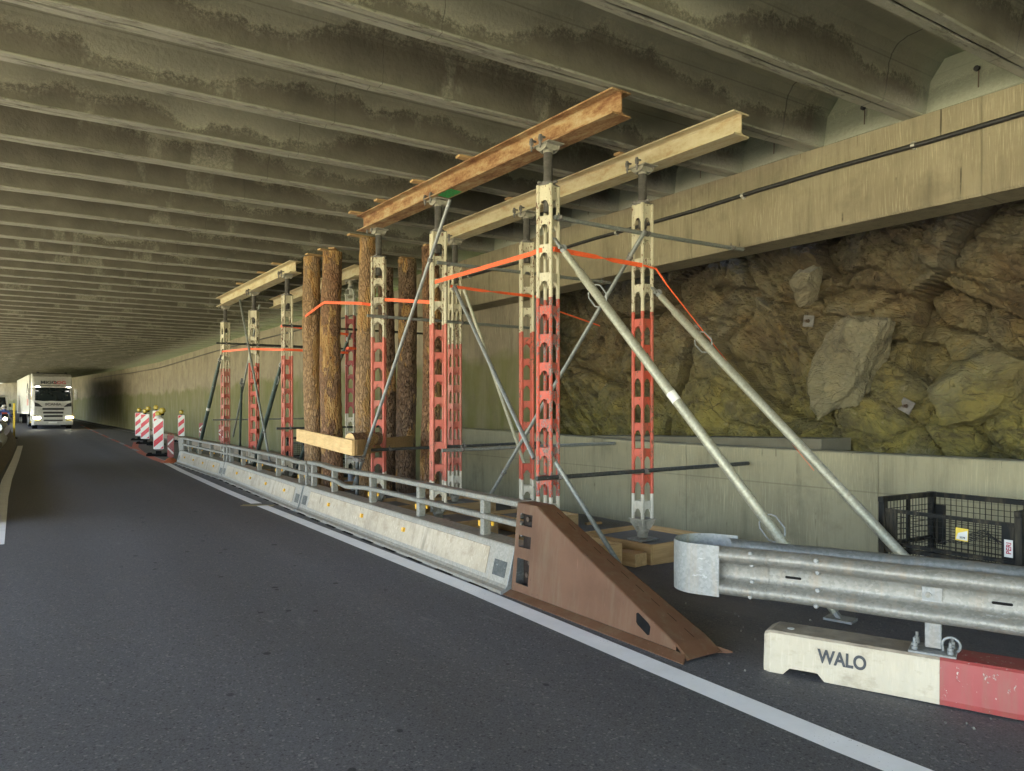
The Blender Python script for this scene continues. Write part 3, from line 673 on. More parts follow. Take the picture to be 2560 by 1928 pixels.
# the one standing upside down behind the logs
e = empty('shoring_prop', (6.52, 15.45, gz(6.52, 15.4) + .15), 'dark red prop standing upside down behind the log posts', 'prop', 'heavy shoring props under the steel beams')
e.rotation_euler = (0, 0, R(-34)); H = 4.52 - e.location.z; w = .21
b = MB(); b.box((0, 0, H - .008), (.26, .26, .014)); b.lathe([(.05, H - .14), (.055, H - .015)]); b.build('head_plate', 'cast_steel', e, local=True)
foot_assembly(e, H - .10, -1, 'alu_grey', w)
section(H - .78, H - .33, w, .305).build('upper_section', 'alu_grey', e, local=True); section(H - 2.95, H - .782, w, .305).build('middle_section', 'dull_red_block', e, local=True)
section(.25, H - 2.952, w, .305).build('lower_section', 'white_paint', e, local=True); b = MB(); b.box((0, 0, .012), (.3, .3, .024)); b.lathe([(.06, .02), (.06, .26)]); b.build('base_plate', 'rail_blue', e, local=True)
cb = MB(); clamp_piece(cb, (-.12, .09, H)); cb.build('clamp', 'screw_steel', e, local=True)

# ------------------------------------------------------------------ steel beams
def ibeam(p0, p1, z, mat, label, hh=.25, ww=.25, extra=None):
    p0 = Vector((*p0, z)); p1 = Vector((*p1, z)); e = empty('steel_beam', p0, label, 'steel beam', 'steel beams carried by the props')
    d = (p1 - p0).normalized(); n = Vector((d.y, -d.x, 0)); a = ww / 2; tw = .006; tf = .016; k = .02
    poly = [(-a, 0), (a, 0), (a, tf), (tw + k, tf + .004), (tw, tf + k), (tw, hh - tf - k), (tw + k, hh - tf - .004), (a, hh - tf), (a, hh), (-a, hh), (-a, hh - tf), (-tw - k, hh - tf - .004), (-tw, hh - tf - k), (-tw, tf + k), (-tw - k, tf + .004), (-a, tf)]
    L = (p1 - p0).length; b = MB(); rows = []
    for i in range(13): rows.append([p0 + d * L * i / 12 + n * u + Vector((0, 0, v)) for u, v in poly])
    b.strip(rows, closed=True); b.add(rows[0], [tuple(range(16))]); b.add(rows[-1], [tuple(range(16))])
    b.build('beam_body', mat, e); return e, d, n
b1, d, n = ibeam((5.03, 5.28), (4.93, 11.15), 4.52, 'rusty_steel', 'brown rusty steel beam on the left row of props with a green paint mark')
b = MB(); rows = []
for i in range(9): q = 8.30 + i * .045; w_ = .10 - .03 * noise.noise(Vector((i * .9, 0, 0))); rows.append([(4.98 - w_, q, 4.5185), (4.98 + w_ * .9, q + .03, 4.5185)])
b.strip(rows); b.build('paint_mark', 'green_spray', b1)
ibeam((6.43, 4.95), (6.40, 11.2), 4.52, 'cream_steel', 'pale cream steel beam on the right row of props')
ibeam((5.22, 15.25), (5.26, 21.6), 4.52, 'cream_steel', 'tan steel beam over the far group of props')
ibeam((6.50, 14.9), (6.55, 21.0), 4.52, 'cream_steel', 'short visible steel beam behind the log posts')
wl = ['wooden wedge on the rusty beam nearest the camera', 'second wooden wedge along the rusty beam', 'wooden wedge over the middle of the rusty beam', 'wooden wedge at the far end of the rusty beam', 'pair end wedge on the tan far beam next to the logs', 'middle wooden wedge on the tan far beam', 'small far wedge on the tan far beam', 'wedge above the cream beam, near end', 'wedge above the cream beam, far end']
for i, (x, y, ww) in enumerate([(4.98, 7.85, .42), (4.97, 9.05, .42), (4.96, 10.22, .42), (4.95, 11.05, .5), (5.23, 15.9, .52), (5.24, 17.1, .44), (5.25, 18.9, .44), (6.42, 6.66, .22), (6.41, 9.0, .22)]):
    b = MB(); b.box((x - .05, y, 4.786), (ww, .11, .028), Matrix.Rotation(random.uniform(-.15, .15), 3, 'Z')); tag(b.build('wooden_wedge', 'pine_cross', origin=(x, y, 4.786)), wl[i], 'wedge', 'wooden wedges between beams and ceiling')

# ------------------------------------------------------------------ log posts
def log(x, y, r, label, mat, ztop=4.74, lean=(0, 0), seed=0):
    z0 = gz(x, y) + .05; H = ztop - z0
    e = empty('log_post', (x, y, z0), label, 'log post', 'tree trunks used as props'); b = MB(); rows = []; n = 36; m = 110
    for i in range(m + 1):
        t = i / m; z = H * t; rr = r * (1.07 - .13 * t) ; cx = lean[0] * t + .028 * math.sin(t * 5 + seed); cy = lean[1] * t
        row = []
        for k in range(n):
            a = 2 * math.pi * k / n; q = 1 + .07 * noise.noise(Vector((math.cos(a) * 1.5 + seed, math.sin(a) * 1.5, z * 1.2))) + .07 * noise.fractal(Vector((math.cos(a) * 5, math.sin(a) * 5 + seed, z * 5)), .8, 2, 5)
            row.append((x + cx + math.cos(a) * rr * q, y + cy + math.sin(a) * rr * q, z0 + z))
        rows.append(row)
    b.strip(rows, smooth=True, closed=True); b.build('trunk', mat, e)
    c = MB(); c.add(rows[-1], [tuple(range(n))]); c.build('sawn_end', 'fresh_board', e)
    s = MB(); s.box((x, y, z0 - .03), (r * 2.6, r * 2.6, .06)); s.build('footing', 'pad_concrete', e)
    return e
log(5.27, 14.4, .175, 'leftmost pale brown log post, orange strap around it', 'pale_bark', 4.70, seed=1)
log(5.47, 13.9, .20, 'thick log post with a large peeled oval patch', 'brown_bark', 4.74, seed=2)
log(5.53, 12.44, .155, 'slim reddish log post left of the pinkish prop in front of the logs', 'pale_bark', 4.74, (.02, 0), seed=3)
log(7.01, 13.71, .195, 'dark rough barked log post standing alone right of the slim prop', 'dark_bark', 4.74, seed=4)
log(6.86, 12.42, .175, 'reddish log post half hidden behind the leaning grey tube', 'brown_bark', 4.74, seed=5)
log(6.75, 14.1, .165, 'dark log post mostly hidden behind the strapped prop', 'dark_bark', 4.6, seed=6)
wl = ['flat wooden wedge on the leftmost log post', 'wooden wedge on top of the thick peeled log post', 'crossed second wedge on top of the thick peeled log post', 'wooden wedge on top of the slim log post', 'wedge on top of the lone dark log post', 'wedge on top of the half hidden reddish log post']
for i, (x, y, z, ww, a) in enumerate([(5.3, 14.4, 4.75, .34, .1), (5.42, 13.9, 4.758, .46, .2), (5.5, 13.85, 4.783, .36, .9), (5.45, 12.44, 4.77, .5, .05), (7.0, 13.7, 4.77, .3, 0), (6.86, 12.4, 4.77, .3, 0)]):
    b = MB(); b.box((x, y, z), (ww, .12, .026), Matrix.Rotation(a, 3, 'Z')); tag(b.build('wooden_wedge', 'pine_cross', origin=(x, y, z)), wl[i], 'wedge', 'wooden wedges on the log posts')

# ------------------------------------------------------------------ formwork trays under the props
def tray(x, y, sx, sy, h, label, mat='pine_board', rz=0, fill=True):
    e = empty('formwork_tray', (x, y, gz(x, y)), label, 'formwork tray', 'wooden formwork trays under the props', rz); t = .035
    for s in (-1, 1):
        b = MB(); b.box((s * (sx / 2 - t / 2), 0, h / 2), (t, sy, h), bev=.003); b.build('board', mat, e, local=True)
        b = MB(); b.box((0, s * (sy / 2 - t / 2), h / 2 - .004), (sx - 2 * t - .002, t, h), bev=.003); b.build('board', 'pine_cross', e, local=True)
    if fill: b = MB(); b.box((0, 0, (h - .06) / 2), (sx - 2 * t - .006, sy - 2 * t - .006, h - .06)); b.build('concrete_fill', 'pad_concrete', e, local=True)
    return e
tray(6.48, 6.38, 1.10, 1.12, .24, 'large wooden tray with concrete infill under the front right prop', rz=R(3))
tray(5.15, 6.42, 1.0, 1.0, .24, 'wooden tray behind the brown ramp under the chipped prop', rz=R(-2))
tray(5.15, 8.9, 1.05, 1.05, .22, 'wooden tray under the pinkish prop in the second railing bay')
tray(6.5, 8.75, 1.0, 1.0, .22, 'wooden tray against the low wall behind the chipped prop')
tray(5.15, 10.95, 1.05, 1.05, .20, 'wooden tray under the strapped prop in front of the logs'); tray(6.5, 10.9, 1.0, 1.0, .20, 'wooden tray under the slim faded prop')
tray(5.25, 15.6, 1.0, 1.05, .20, 'wooden tray under the prop beside the logs', 'weathered_board'); tray(5.35, 18.45, 1.0, 1.0, .20, 'wooden tray under the bright red prop of the far group', 'weathered_board')
tray(5.4, 21.3, 1.0, 1.0, .20, 'wooden tray under the farthest pale prop', 'weathered_board'); tray(6.6, 15.5, 1.0, 1.0, .20, 'wooden tray under the upside down prop')
for x, y, l, rz, mt, lb in [(4.72, 7.55, .75, .15, 'pine_board', 'loose plank lying behind the railing near the ramp'), (5.6, 7.7, 1.2, 1.2, 'pine_board', 'loose plank between the first and second pairs of props'), (4.8, 9.95, .8, .3, 'weathered_board', 'weathered plank on the ground in front of the strapped prop'), (5.75, 9.9, 1.3, 1.35, 'pine_board', 'long plank lying crosswise before the strapped prop'), (4.95, 12.6, .9, .2, 'pine_board', 'plank at the foot of the slim log post'), (5.5, 16.9, 1.2, .5, 'weathered_board', 'weathered plank between the far props'), (7.3, 9.6, 1.6, .1, 'weathered_board', 'grey plank along the low wall')]:
    b = MB(); b.box((x, y, gz(x, y) + .06), (.16, l, .11), Matrix.Rotation(-rz, 3, 'Z'), .004); tag(b.build('plank', mt, origin=(x, y, gz(x, y))), lb, 'plank', 'loose planks on the ground')
b = MB(); b.box((5.78, 5.93, gz(5.6, 5.3) + .07), (.2, .3, .14), Matrix.Rotation(.1, 3, 'Z'), .004); tag(b.build('timber_block', 'pine_board', origin=(5.78, 5.93, 0)), 'short timber block behind the sloping top of the brown ramp', 'block')

rr = random.Random(3)
for k, (x, y) in enumerate([(4.75, 7.9), (5.75, 7.25), (7.35, 7.2), (7.6, 8.6), (5.9, 4.9), (7.2, 5.4)]):
    b = MB(); b.box((x, y, gz(x, y) + .018), (rr.uniform(.05, .1), rr.uniform(.12, .28), .035), Matrix.Rotation(rr.uniform(0, 3), 3, 'Z'), .003)
    tag(b.build('wood_offcut', 'pine_board', origin=(x, y, gz(x, y))), ['small wood offcut behind the railing near the ramp', 'wood offcut between the first and second trays', 'wood offcut before the low wall behind the large tray', 'wood offcut by the low wall further back', 'wood offcut on the asphalt behind the ramp nose', 'wood offcut between the large tray and the struts'][k], 'offcut', 'wood scraps on the ground')
# sawhorse planks at the logs
b = MB(); b.bar((4.62, 13.4, 1.19), (4.28, 10.05, 1.10), .045, .225, .003); tag(b.build('plank', 'fresh_board', origin=(4.6, 13.4, 1.1)), 'bright new plank raised on edge in front of the two thick log posts', 'plank')
b = MB(); b.bar((4.34, 10.1, 1.10), (6.95, 13.35, 1.02), .045, .225, .003); tag(b.build('plank', 'pine_board', origin=(4.3, 10.1, 1.1)), 'long raised plank running back behind the strapped prop', 'plank')
e = empty('log_offcut', (4.62, 10.62, 1.2), 'short log offcut lying in the corner of the two raised planks', 'log'); b = MB(); b.tube([(4.42, 10.5, 1.20), (4.98, 10.72, 1.20)], .105, 22); b.build('bark', 'brown_bark', e)
b = MB(); b.tube([(4.415, 10.498, 1.20), (4.42, 10.5, 1.20)], .1, 22); b.build('cut_face', 'fresh_board', e)
e = empty('steel_trestle', (4.5, 10.42, 0), 'dark steel post with a fork head holding up the raised planks', 'trestle')
b = MB(); b.tube([(4.5, 10.42, gz(4.5, 10) ), (4.5, 10.42, .93)], .028, 12); b.build('post', 'dark_tube', e)
b = MB(); b.box((4.5, 10.42, .945), (.2, .2, .02)); b.box((4.5, 10.42, .90), (.05, .2, .05)); b.build('head', 'screw_steel', e); b = MB(); b.box((4.5, 10.42, gz(4.5, 10) + .01), (.16, .16, .02)); b.build('foot', 'screw_steel', e)

# ------------------------------------------------------------------ scaffold tubes
def coupler(b, p, d, r=.024):
    p = Vector(p); d = Vector(d).normalized(); b.tube([p - d * .022, p + d * .022], r * 1.32, 14); up = Vector((0, 0, 1)) if abs(d.z) < .8 else Vector((1, 0, 0))
    b.tube([p + up * r * 1.2 - d.cross(up) * .015, p + up * (r + .035) - d.cross(up) * .015], .008, 8); b.box(p + d.cross(up).normalized() * (r + .012), (.035, .035, .035), bev=.006)
def stube(a, c, label, cps=(), mat='tube_steel', r=.0245, sag=0, cmat='screw_steel'):
    a = Vector(a); c = Vector(c); e = empty('scaffold_tube', a, label, 'scaffold tube', 'scaffold tubes bracing the props'); b = MB(); m = 8 if sag else 1
    pts = [a.lerp(c, i / m) - Vector((0, 0, sag * 4 * (i / m) * (1 - i / m))) for i in range(m + 1)]
    b.tube(pts, r, 16, caps=False); 
    for s in (0, -1):
        p = pts[s]; q = pts[1 if s == 0 else -2]; b.tube([p, p + (q - p).normalized() * .002], r, 16)
    b.build('tube', mat, e)
    for t in cps: g = MB(); coupler(g, a.lerp(c, t) - Vector((0, 0, sag * 4 * t * (1 - t))), c - a, r); g.build('coupler', cmat, e)
    return e
stube((4.93, 6.20, 3.71), (7.98, 6.12, 3.73), 'upper grey tube from the chipped front prop to the concrete beam', (.02, .44, .93), sag=.01)
stube((4.70, 6.22, .925), (8.06, 6.10, .955), 'dark low tube across both front props', (.09, .46), 'dark_tube')
stube((4.93, 8.74, 3.64), (8.0, 8.66, 3.66), 'upper grey tube of the second row of props', (.05, .5, .95))
stube((4.8, 10.72, 3.12), (7.9, 10.66, 3.12), 'upper grey tube behind the slim prop', (.1, .55))
stube((4.62, 10.73, 1.02), (8.1, 10.6, 1.06), 'low dark tube behind the raised planks', (.16, .55), 'dark_tube')
stube((5.0, 8.74, 1.10), (8.1, 8.66, 1.12), 'low grey tube of the second row touching the low wall', (.1, .5))
stube((5.0, 15.45, 3.42), (8.3, 15.4, 3.44), 'upper dark tube beside the log posts', (.06,), 'dark_tube'); stube((4.88, 15.46, 1.26), (7.8, 15.4, 1.28), 'low dark tube of the prop beside the log posts', (.1,), 'dark_tube')
stube((5.05, 18.3, 3.22), (8.3, 18.2, 3.24), 'upper dark tube on the bright red far prop', (.08,), 'dark_tube'); stube((5.05, 21.2, 3.48), (8.3, 21.1, 3.5), 'upper dark tube on the farthest prop', (.08,), 'dark_tube')
stube((4.95, 21.2, 1.38), (8.3, 21.1, 1.4), 'low thin tube on the farthest prop', (.1,), 'tube_steel', .02)
# diagonals
stube((4.84, 8.25, 4.36), (4.55, 10.72, .42), 'long bright tube leaning across the pinkish prop down to the railing', (.18, .88), 'galvanised')
stube((5.12, 8.62, 3.32), (4.86, 6.48, 1.12), 'diagonal tube from the pinkish prop down to the chipped prop', (.02,), 'galvanised')
stube((5.30, 8.66, 3.30), (6.2, 8.5, .9), 'second thinner diagonal tube beginning at the pinkish prop', (), 'prop_galvanised')
stube((6.18, 6.10, 3.72), (5.86, 9.0, .28), 'long diagonal tube from the front right prop down and back', (.08, .86), 'tube_steel')
stube((4.86, 6.10, 1.10), (5.16, 5.45, .10), 'short tube slanting from the chipped prop down to the ground', (), 'tube_steel')
stube((5.14, 19.2, 4.42), (4.98, 16.15, .42), 'far diagonal tube leaning across the bright red prop', (.3, .82), 'tube_steel')
stube((5.50, 18.75, 4.28), (5.60, 21.6, .9), 'thin far diagonal tube leaning the other way behind the bright red prop', (.3,), 'tube_steel')

def pushpull(top, foot, label, mat='prop_galvanised', r=.046, handles=(.22,), sticker=None):
    top = Vector(top); foot = Vector(foot); e = empty('raking_strut', foot, label, 'raking strut', 'raking struts steadying the props'); D = foot - top; L = D.length; d = D / L
    b = MB(); b.tube([top + d * .34, top + d * .36, foot - d * .40, foot - d * .38], [r * .8, r, r, r * .8], 20); b.build('outer_tube', mat, e)
    b = MB(); b.tube([top + d * .07, top + d * .36], r * .78, 16); s_ = d.cross(Vector((0, 0, 1))).normalized(); u_ = s_.cross(d)
    for k in (-1, 1): b.bar(top + d * .09 + s_ * k * r * .5, top + d * .33 + s_ * k * r * .5, .018, .03)
    b.build('inner_tube', mat, e); b = MB(); b.tube([foot - d * .42, foot - d * .06], r * .78, 16); b.build('lower_tube', mat, e)
    b = MB(); b.tube([top - s_ * .05, top + s_ * .05], .016, 10); b.bar(top - d * .035, top + d * .10, .028, .055, .01); b.tube([top - s_ * .035, top - s_ * .02], .045, 14); b.bar(top - d * .16, top - d * .02, .05, .02)
    b.build('fork_head', 'galvanised', e)
    b = MB(); b.box((foot.x, foot.y, foot.z - .0), (.22, .16, .02), Matrix.Rotation(math.atan2(d.y, d.x), 3, 'Z')); b.bar(foot - d * .09, foot + d * .01, .05, .03); b.build('foot_plate', 'galvanised', e)
    for t in handles:
        for k in (-1, 1):
            h = MB(); p = top + D * t; w = .045; v = s_ * k if abs(s_.z) < 2 else u_ * k
            v = (u_ * k)
            h.tube([p - d * .10 + v * r * .8, p - d * .09 + v * (r + w * .4), p - d * .05 + v * (r + w), p + d * .07 + v * (r + w), p + d * .11 + v * (r + w * .4), p + d * .13 + v * r * .8], .008, 8); h.build('handle', 'galvanised', e)
    if sticker: h = MB(); h.tube([top + D * (sticker - .012), top + D * (sticker + .012)], r + .0012, 20, caps=False); h.build('sticker', 'label_white', e)
    return e
pushpull((4.97, 6.13, 3.37), (5.60, 3.35, gz(5.6, 3.3) + .02), 'thick galvanised strut from the chipped front prop down to the guardrail', handles=(.16, .80), sticker=.47)
pushpull((6.38, 6.10, 3.02), (6.52, 2.84, gz(6.5, 3.) + .02), 'thick galvanised strut from the front right prop down by the mesh crate', handles=(.2,))
pushpull((5.12, 21.1, 3.02), (5.0, 23.5, .05), 'dark green raking strut left of the farthest prop', 'green_tube', .05, (), .45)
pushpull((5.12, 15.9, 2.62), (5.25, 18.4, .25), 'dark green raking strut between the far props', 'green_tube', .05, (.12,))
pushpull((5.05, 18.7, 2.3), (5.5, 20.6, .2), 'slender green strut behind the bright red prop', 'green_tube', .03, ())
pushpull((6.4, 15.3, 3.2), (6.1, 17.8, .2), 'dark strut behind the thick log posts', 'green_tube', .04, ())

# ------------------------------------------------------------------ orange straps
def strap(pts, label, wd=.05, twists=None):
    """pts (x, y, z, twist in degrees)"""
    b = MB(); rows = []; dense = []
    for a, c in zip(pts[:-1], pts[1:]):
        m = max(2, int((Vector(c[:3]) - Vector(a[:3])).length / .12)); dense += [tuple(a[k] + (c[k] - a[k]) * i / m for k in range(4)) for i in range(m)]
    dense.append(pts[-1])
    for i, p in enumerate(dense):
        q0 = Vector(dense[max(0, i - 1)][:3]); q1 = Vector(dense[min(len(dense) - 1, i + 1)][:3]); d = (q1 - q0).normalized()
        side = d.cross(Vector((0, 0, 1))).normalized(); up = side.cross(d); a = R(p[3]); w = up * math.cos(a) + side * math.sin(a); n = w.cross(d) * .0015; P = Vector(p[:3])
        rows.append([P - w * wd / 2 - n, P + w * wd / 2 - n, P + w * wd / 2 + n, P - w * wd / 2 + n])
    b.strip(rows, closed=True); return tag(b.build('ratchet_strap', 'orange_strap', origin=pts[0][:3]), label, 'strap', 'orange straps around the props and logs')
strap([(4.885, 8.73, 3.37, 0), (4.84, 6.5, 3.36, 0), (4.83, 6.36, 3.37, 0), (4.93, 6.205, 3.37, 0), (5.05, 6.22, 3.37, 0), (5.5, 6.2, 3.355, 40), (5.75, 6.19, 3.345, 170), (6.12, 6.17, 3.335, 180), (6.19, 6.155, 3.33, 180)], 'orange strap around the chipped front prop, twisted on its way to the front right prop', .052)
strap([(6.20, 6.15, 3.33, 0), (6.40, 6.14, 3.31, 0), (6.44, 6.0, 3.1, 30), (6.53, 4.6, 1.5, 60), (6.56, 4.2, 1.06, 60)], 'orange strap running down along the right hand raking strut', .022)
strap([(5.13, 8.74, 3.34, 0), (5.6, 8.66, 3.31, 20), (5.85, 8.6, 3.30, 150), (6.27, 8.56, 3.29, 180), (6.49, 8.57, 3.29, 180)], 'orange strap between the pinkish prop and the prop behind the chipped one', .04)
strap([(6.5, 8.6, 3.2, 0), (8.0, 8.9, 3.0, 20)], 'thin red strap end trailing back from the second row of props', .02)
strap([(5.085, 14.3, 3.50, 0), (5.24, 13.83, 3.70, 0), (5.25, 13.7, 3.715, 0), (5.36, 12.43, 3.56, 0), (5.41, 12.31, 3.545, 0), (5.53, 12.26, 3.53, 0), (5.19, 10.95, 3.42, 0), (5.10, 10.76, 3.40, 0), (5.12, 9.05, 3.15, 0), (5.1, 8.98, 3.13, 0)], 'long orange strap tied round the log posts and the strapped prop', .05)
strap([(5.21, 21.25, 3.26, 0), (5.24, 21.21, 3.26, 0), (5.14, 18.5, 3.14, 20), (5.13, 18.35, 3.13, 160), (5.04, 15.7, 2.93, 180), (5.03, 15.5, 2.92, 180), (5.2, 15.46, 2.92, 180), (6.4, 15.3, 2.9, 180)], 'orange strap linking the three far props')
strap([(5.03, 15.66, 3.42, 0), (5.03, 15.48, 3.42, 0), (5.25, 15.46, 3.41, 0), (6.4, 15.3, 3.3, 30)], 'short upper orange strap on the prop beside the log posts')
strap([(6.38, 15.5, 3.0, 0), (6.42, 15.32, 3.0, 0), (6.62, 15.3, 3.0, 0)], 'orange strap wrapped round the upside down prop')

# ================================================================== BARRIER WITH RAILING
EL = [((4.00, 5.44), (4.33, 11.88)), ((4.33, 11.92), (4.76, 18.62)), ((4.76, 18.66), (4.96, 24.9))]
BL = ['nearest concrete barrier segment with a bent top rail, next to the brown ramp', 'middle concrete barrier segment with yellow reflectors', 'farthest concrete barrier segment, next to the small red arrow sign']
for n_, (p, q) in enumerate(EL):
    p = Vector((*p, 0)); q = Vector((*q, 0)); L = (q - p).length; dz = cross(4.2)
    e = empty('barrier_segment', p + Vector((0, 0, gz(p.x, p.y))), BL[n_], 'road barrier', 'concrete barrier segments with railing', math.atan2(q.y - p.y, q.x - p.x))
    X = lambda u, v, t: (t, u, v)
    # steel skin with flange, end frames; concrete core panel stands a little proud
    prof_ = [(.27, .0), (.27, .035), (.225, .05), (.205, .075), (.125, .405), (.115, .42), (-.115, .42), (-.125, .405), (-.205, .075), (-.225, .05), (-.27, .035), (-.27, 0)]
    b = MB(); b.prism(prof_, .012, L - .012, X); b.build('steel_frame', 'frame_steel', e, local=True)
    def face(z): return .205 + (.125 - .205) * (z - .075) / .33
    for s in (1, -1):
        b = MB(); zz = [.115, .36]; m = 40; rows = []
        for i in range(m + 1):
            t = .42 + (L - .84) * i / m
            rows.append([(t, s * (face(zz[0]) - .01), zz[0]), (t, s * (face(zz[0]) + .006 + .002 * noise.noise(Vector((t * 4, 0, 0)))), zz[0]), (t, s * (face(zz[1]) + .006 + .002 * noise.noise(Vector((t * 4, 5, 0)))), zz[1]), (t, s * (face(zz[1]) - .01), zz[1])])
        b.strip(rows, closed=True); b.add(rows[0], [(0, 1, 2, 3)]); b.add(rows[-1], [(0, 1, 2, 3)]); b.build('concrete_panel', 'barrier_concrete', e, local=True)
    for t in (.19, L - .19):      # dark coupling pockets
        b = MB(); zs = (.13, .27); b.add([(t - .11, face(zs[0]) + .002, zs[0]), (t + .11, face(zs[0]) + .002, zs[0]), (t + .11, face(zs[1]) + .002, zs[1]), (t - .11, face(zs[1]) + .002, zs[1]), (t - .11, face(zs[0]) - .05, zs[0]), (t + .11, face(zs[0]) - .05, zs[0]), (t + .11, face(zs[1]) - .05, zs[1]), (t - .11, face(zs[1]) - .05, zs[1])], [(0, 1, 2, 3), (4, 5, 6, 7), (0, 1, 5, 4), (1, 2, 6, 5), (2, 3, 7, 6), (3, 0, 4, 7)]); b.build('coupling_pocket', 'dark_tube', e, local=True)
    for t in (.006, L - .006):
        b = MB(); b.prism([(u * 1.03, v + (.004 if v > .3 else 0)) for u, v in prof_], t - .006, t + .006, X); b.build('end_plate', 'galvanised', e, local=True)
    for k in range(9):
        b = MB(); b.box((.4 + k * (L - .8) / 8, .262, -.004), (.35, .09, .03)); b.build('rubber_pad', 'black_rubber', e, local=True)
    # rails: a long top rail (dented on the near segment) and a mid rail
    def dent(t):
        if n_ == 0: return -.030 * math.exp(-((t - 4.9) / .9) ** 2) + .012 * math.exp(-((t - 5.8) / .4) ** 2), -.05 * math.exp(-((t - 4.5) / .45) ** 2)
        if n_ == 1: return -.03 * math.exp(-((t - .5) / .5) ** 2), 0
        return 0, 0
    for zc, hh, ww, nm in ((.795, .058, .115, 'top_rail'), (.605, .055, .075, 'mid_rail')):
        b = MB(); rows = []; m = 60
        for i in range(m + 1):
            t = L * i / m * .998; dy, d2 = dent(t); y = .02 - (dy * 1.6 if zc > .7 else dy * .6 + d2); z = zc + (dy * .4 if zc > .7 else d2 * .7)
            c_ = .01; poly = [(-ww / 2 + c_, -hh / 2), (ww / 2 - c_, -hh / 2), (ww / 2, -hh / 2 + c_), (ww / 2, hh / 2 - c_), (ww / 2 - c_, hh / 2), (-ww / 2 + c_, hh / 2), (-ww / 2, hh / 2 - c_), (-ww / 2, -hh / 2 + c_)]
            rows.append([(t, y + a, z + c) for a, c in poly])
        b.strip(rows, closed=True); b.add(rows[0], [tuple(range(8))]); b.add(rows[-1], [tuple(range(8))]); b.build(nm, 'rail_galvanised', e, local=True)
    ts = [.75, 2.25, 3.75, 5.3] if n_ == 0 else [.55, 2.1, 3.65, 5.2] if n_ == 1 else [.5, 2.1, 3.7, 5.2]
    ts2 = ts + ([L - .14] if n_ < 2 else [L - .12]) + ([.16] if n_ else [])
    for t in ts2:
        b = MB(); b.box((t, .0, .59), (.075, .085, .35), bev=.006); b.build('post', 'rail_galvanised', e, local=True)
    for t in ts:
        for s, q_ in ((1, .03), (-1, -.05)):
            b = MB(); b.box((t + s * .055, q_, .525), (.035, .03 if s > 0 else .02, .058 if s > 0 else .04), bev=.004); b.build('reflector', 'yellow_reflector', e, local=True)
    if n_ < 3:
        for t in [1.0, 2.35, 3.7, 5.05]:
            if n_ == 0 and t == 1.0: continue
            b = MB(); b.box((t, face(.27) + .022, .26), (.045, .035, .05), Matrix.Rotation(.2, 3, 'X'), .004); b.build('reflector', 'yellow_reflector', e, local=True)
    for t in (.06, L - .06):
        for z in (.5, .7): b = MB(); b.tube([(t, .0, z), (t + (.03 if t < 1 else -.03), 0, z)], .016, 6); b.build('bolt', 'screw_steel', e, local=True)
    if n_ == 2: b = MB(); b.prism([(-.16, .35), (.13, .35), (.16, .78), (-.13, .80)], L + .03, L + .035, X); b.build('end_board', 'label_white', e, local=True)

# ------------------------------------------------------------------ brown end ramp
e = empty('ramp_terminal', (3.98, 5.42, gz(3.98, 4)), 'sloping brown painted steel end ramp of the road barrier', 'barrier ramp', None, math.atan2(-1, -.045)); e.rotation_euler = (0, 0, math.atan2(3.35 - 5.42, 3.90 - 3.98))
# local: x from the barrier towards the nose, +y towards the closed lane, -y towards the road
L = 2.13; top = [(0, .82), (.30, .82), (.95, .53), (2.02, .085)]
def hw(x, z): return .095 + (.165 - .095) * (1 - z / .83)
def topz(x):
    for a, c in zip(top[:-1], top[1:]):
        if x <= c[0]: return a[1] + (c[1] - a[1]) * (x - a[0]) / (c[0] - a[0])
    return .085
HOLES = [(.06, .25, .63, .735), (.06, .25, .44, .545), (.06, .25, .12, .34)]
for s in (-1, 1):
    b = MB(); xs_ = sorted(set([0, .06, .25, .30, .6, .95, 1.3, 1.62, 1.66, 1.78, 2.02])); zl = [.05, .12, .34, .44, .545, .63, .735, .83]
    # road-side sheet, cut around the bolt windows
    def P(x, z, k=0): z = min(z, topz(x)); return (x, s * (hw(x, z) - k), z)
    for xa, xb in zip(xs_[:-1], xs_[1:]):
        for za, zb_ in zip(zl[:-1], zl[1:]):
            if any(xa >= h[0] - 1e-6 and xb <= h[1] + 1e-6 and za >= h[2] - 1e-6 and zb_ <= h[3] + 1e-6 for h in HOLES): continue
            if min(za, topz(xa)) >= min(zb_, topz(xa)) and min(za, topz(xb)) >= min(zb_, topz(xb)): continue
            q = [P(xa, za), P(xb, za), P(xb, zb_), P(xa, zb_)]; u = []
            for p in q:
                if not any((Vector(p) - Vector(k)).length < 1e-5 for k in u): u.append(p)
            if len(u) >= 3: b.add(u, [tuple(range(len(u)))])
    b.build('side_plate', 'brown_paint', e, local=True)
    f = MB(); f.add([(-.02, s * .155, .045), (2.10, s * .155, .045), (2.16, s * .235, .012), (-.04, s * .235, .012), (-.02, s * .155, .0), (2.10, s * .155, 0), (2.16, s * .235, 0), (-.04, s * .235, 0)], [(0, 1, 2, 3), (4, 5, 6, 7), (0, 1, 5, 4), (1, 2, 6, 5), (2, 3, 7, 6), (3, 0, 4, 7)]); f.build('base_flange', 'brown_paint', e, local=True)
b = MB(); rows = []
for x, z in top[:2] + [(.315, .815)] + top[2:]: y = hw(x, z); rows.append([(x, -y - .002, z - .006), (x, -y + .01, z + .004), (x, y - .01, z + .004), (x, y + .002, z - .006)])
rows.append([(2.13, -.17, .012), (2.135, -.15, .02), (2.135, .15, .02), (2.13, .17, .012)]); b.strip(rows); b.build('top_plate', 'brown_paint', e, local=True)
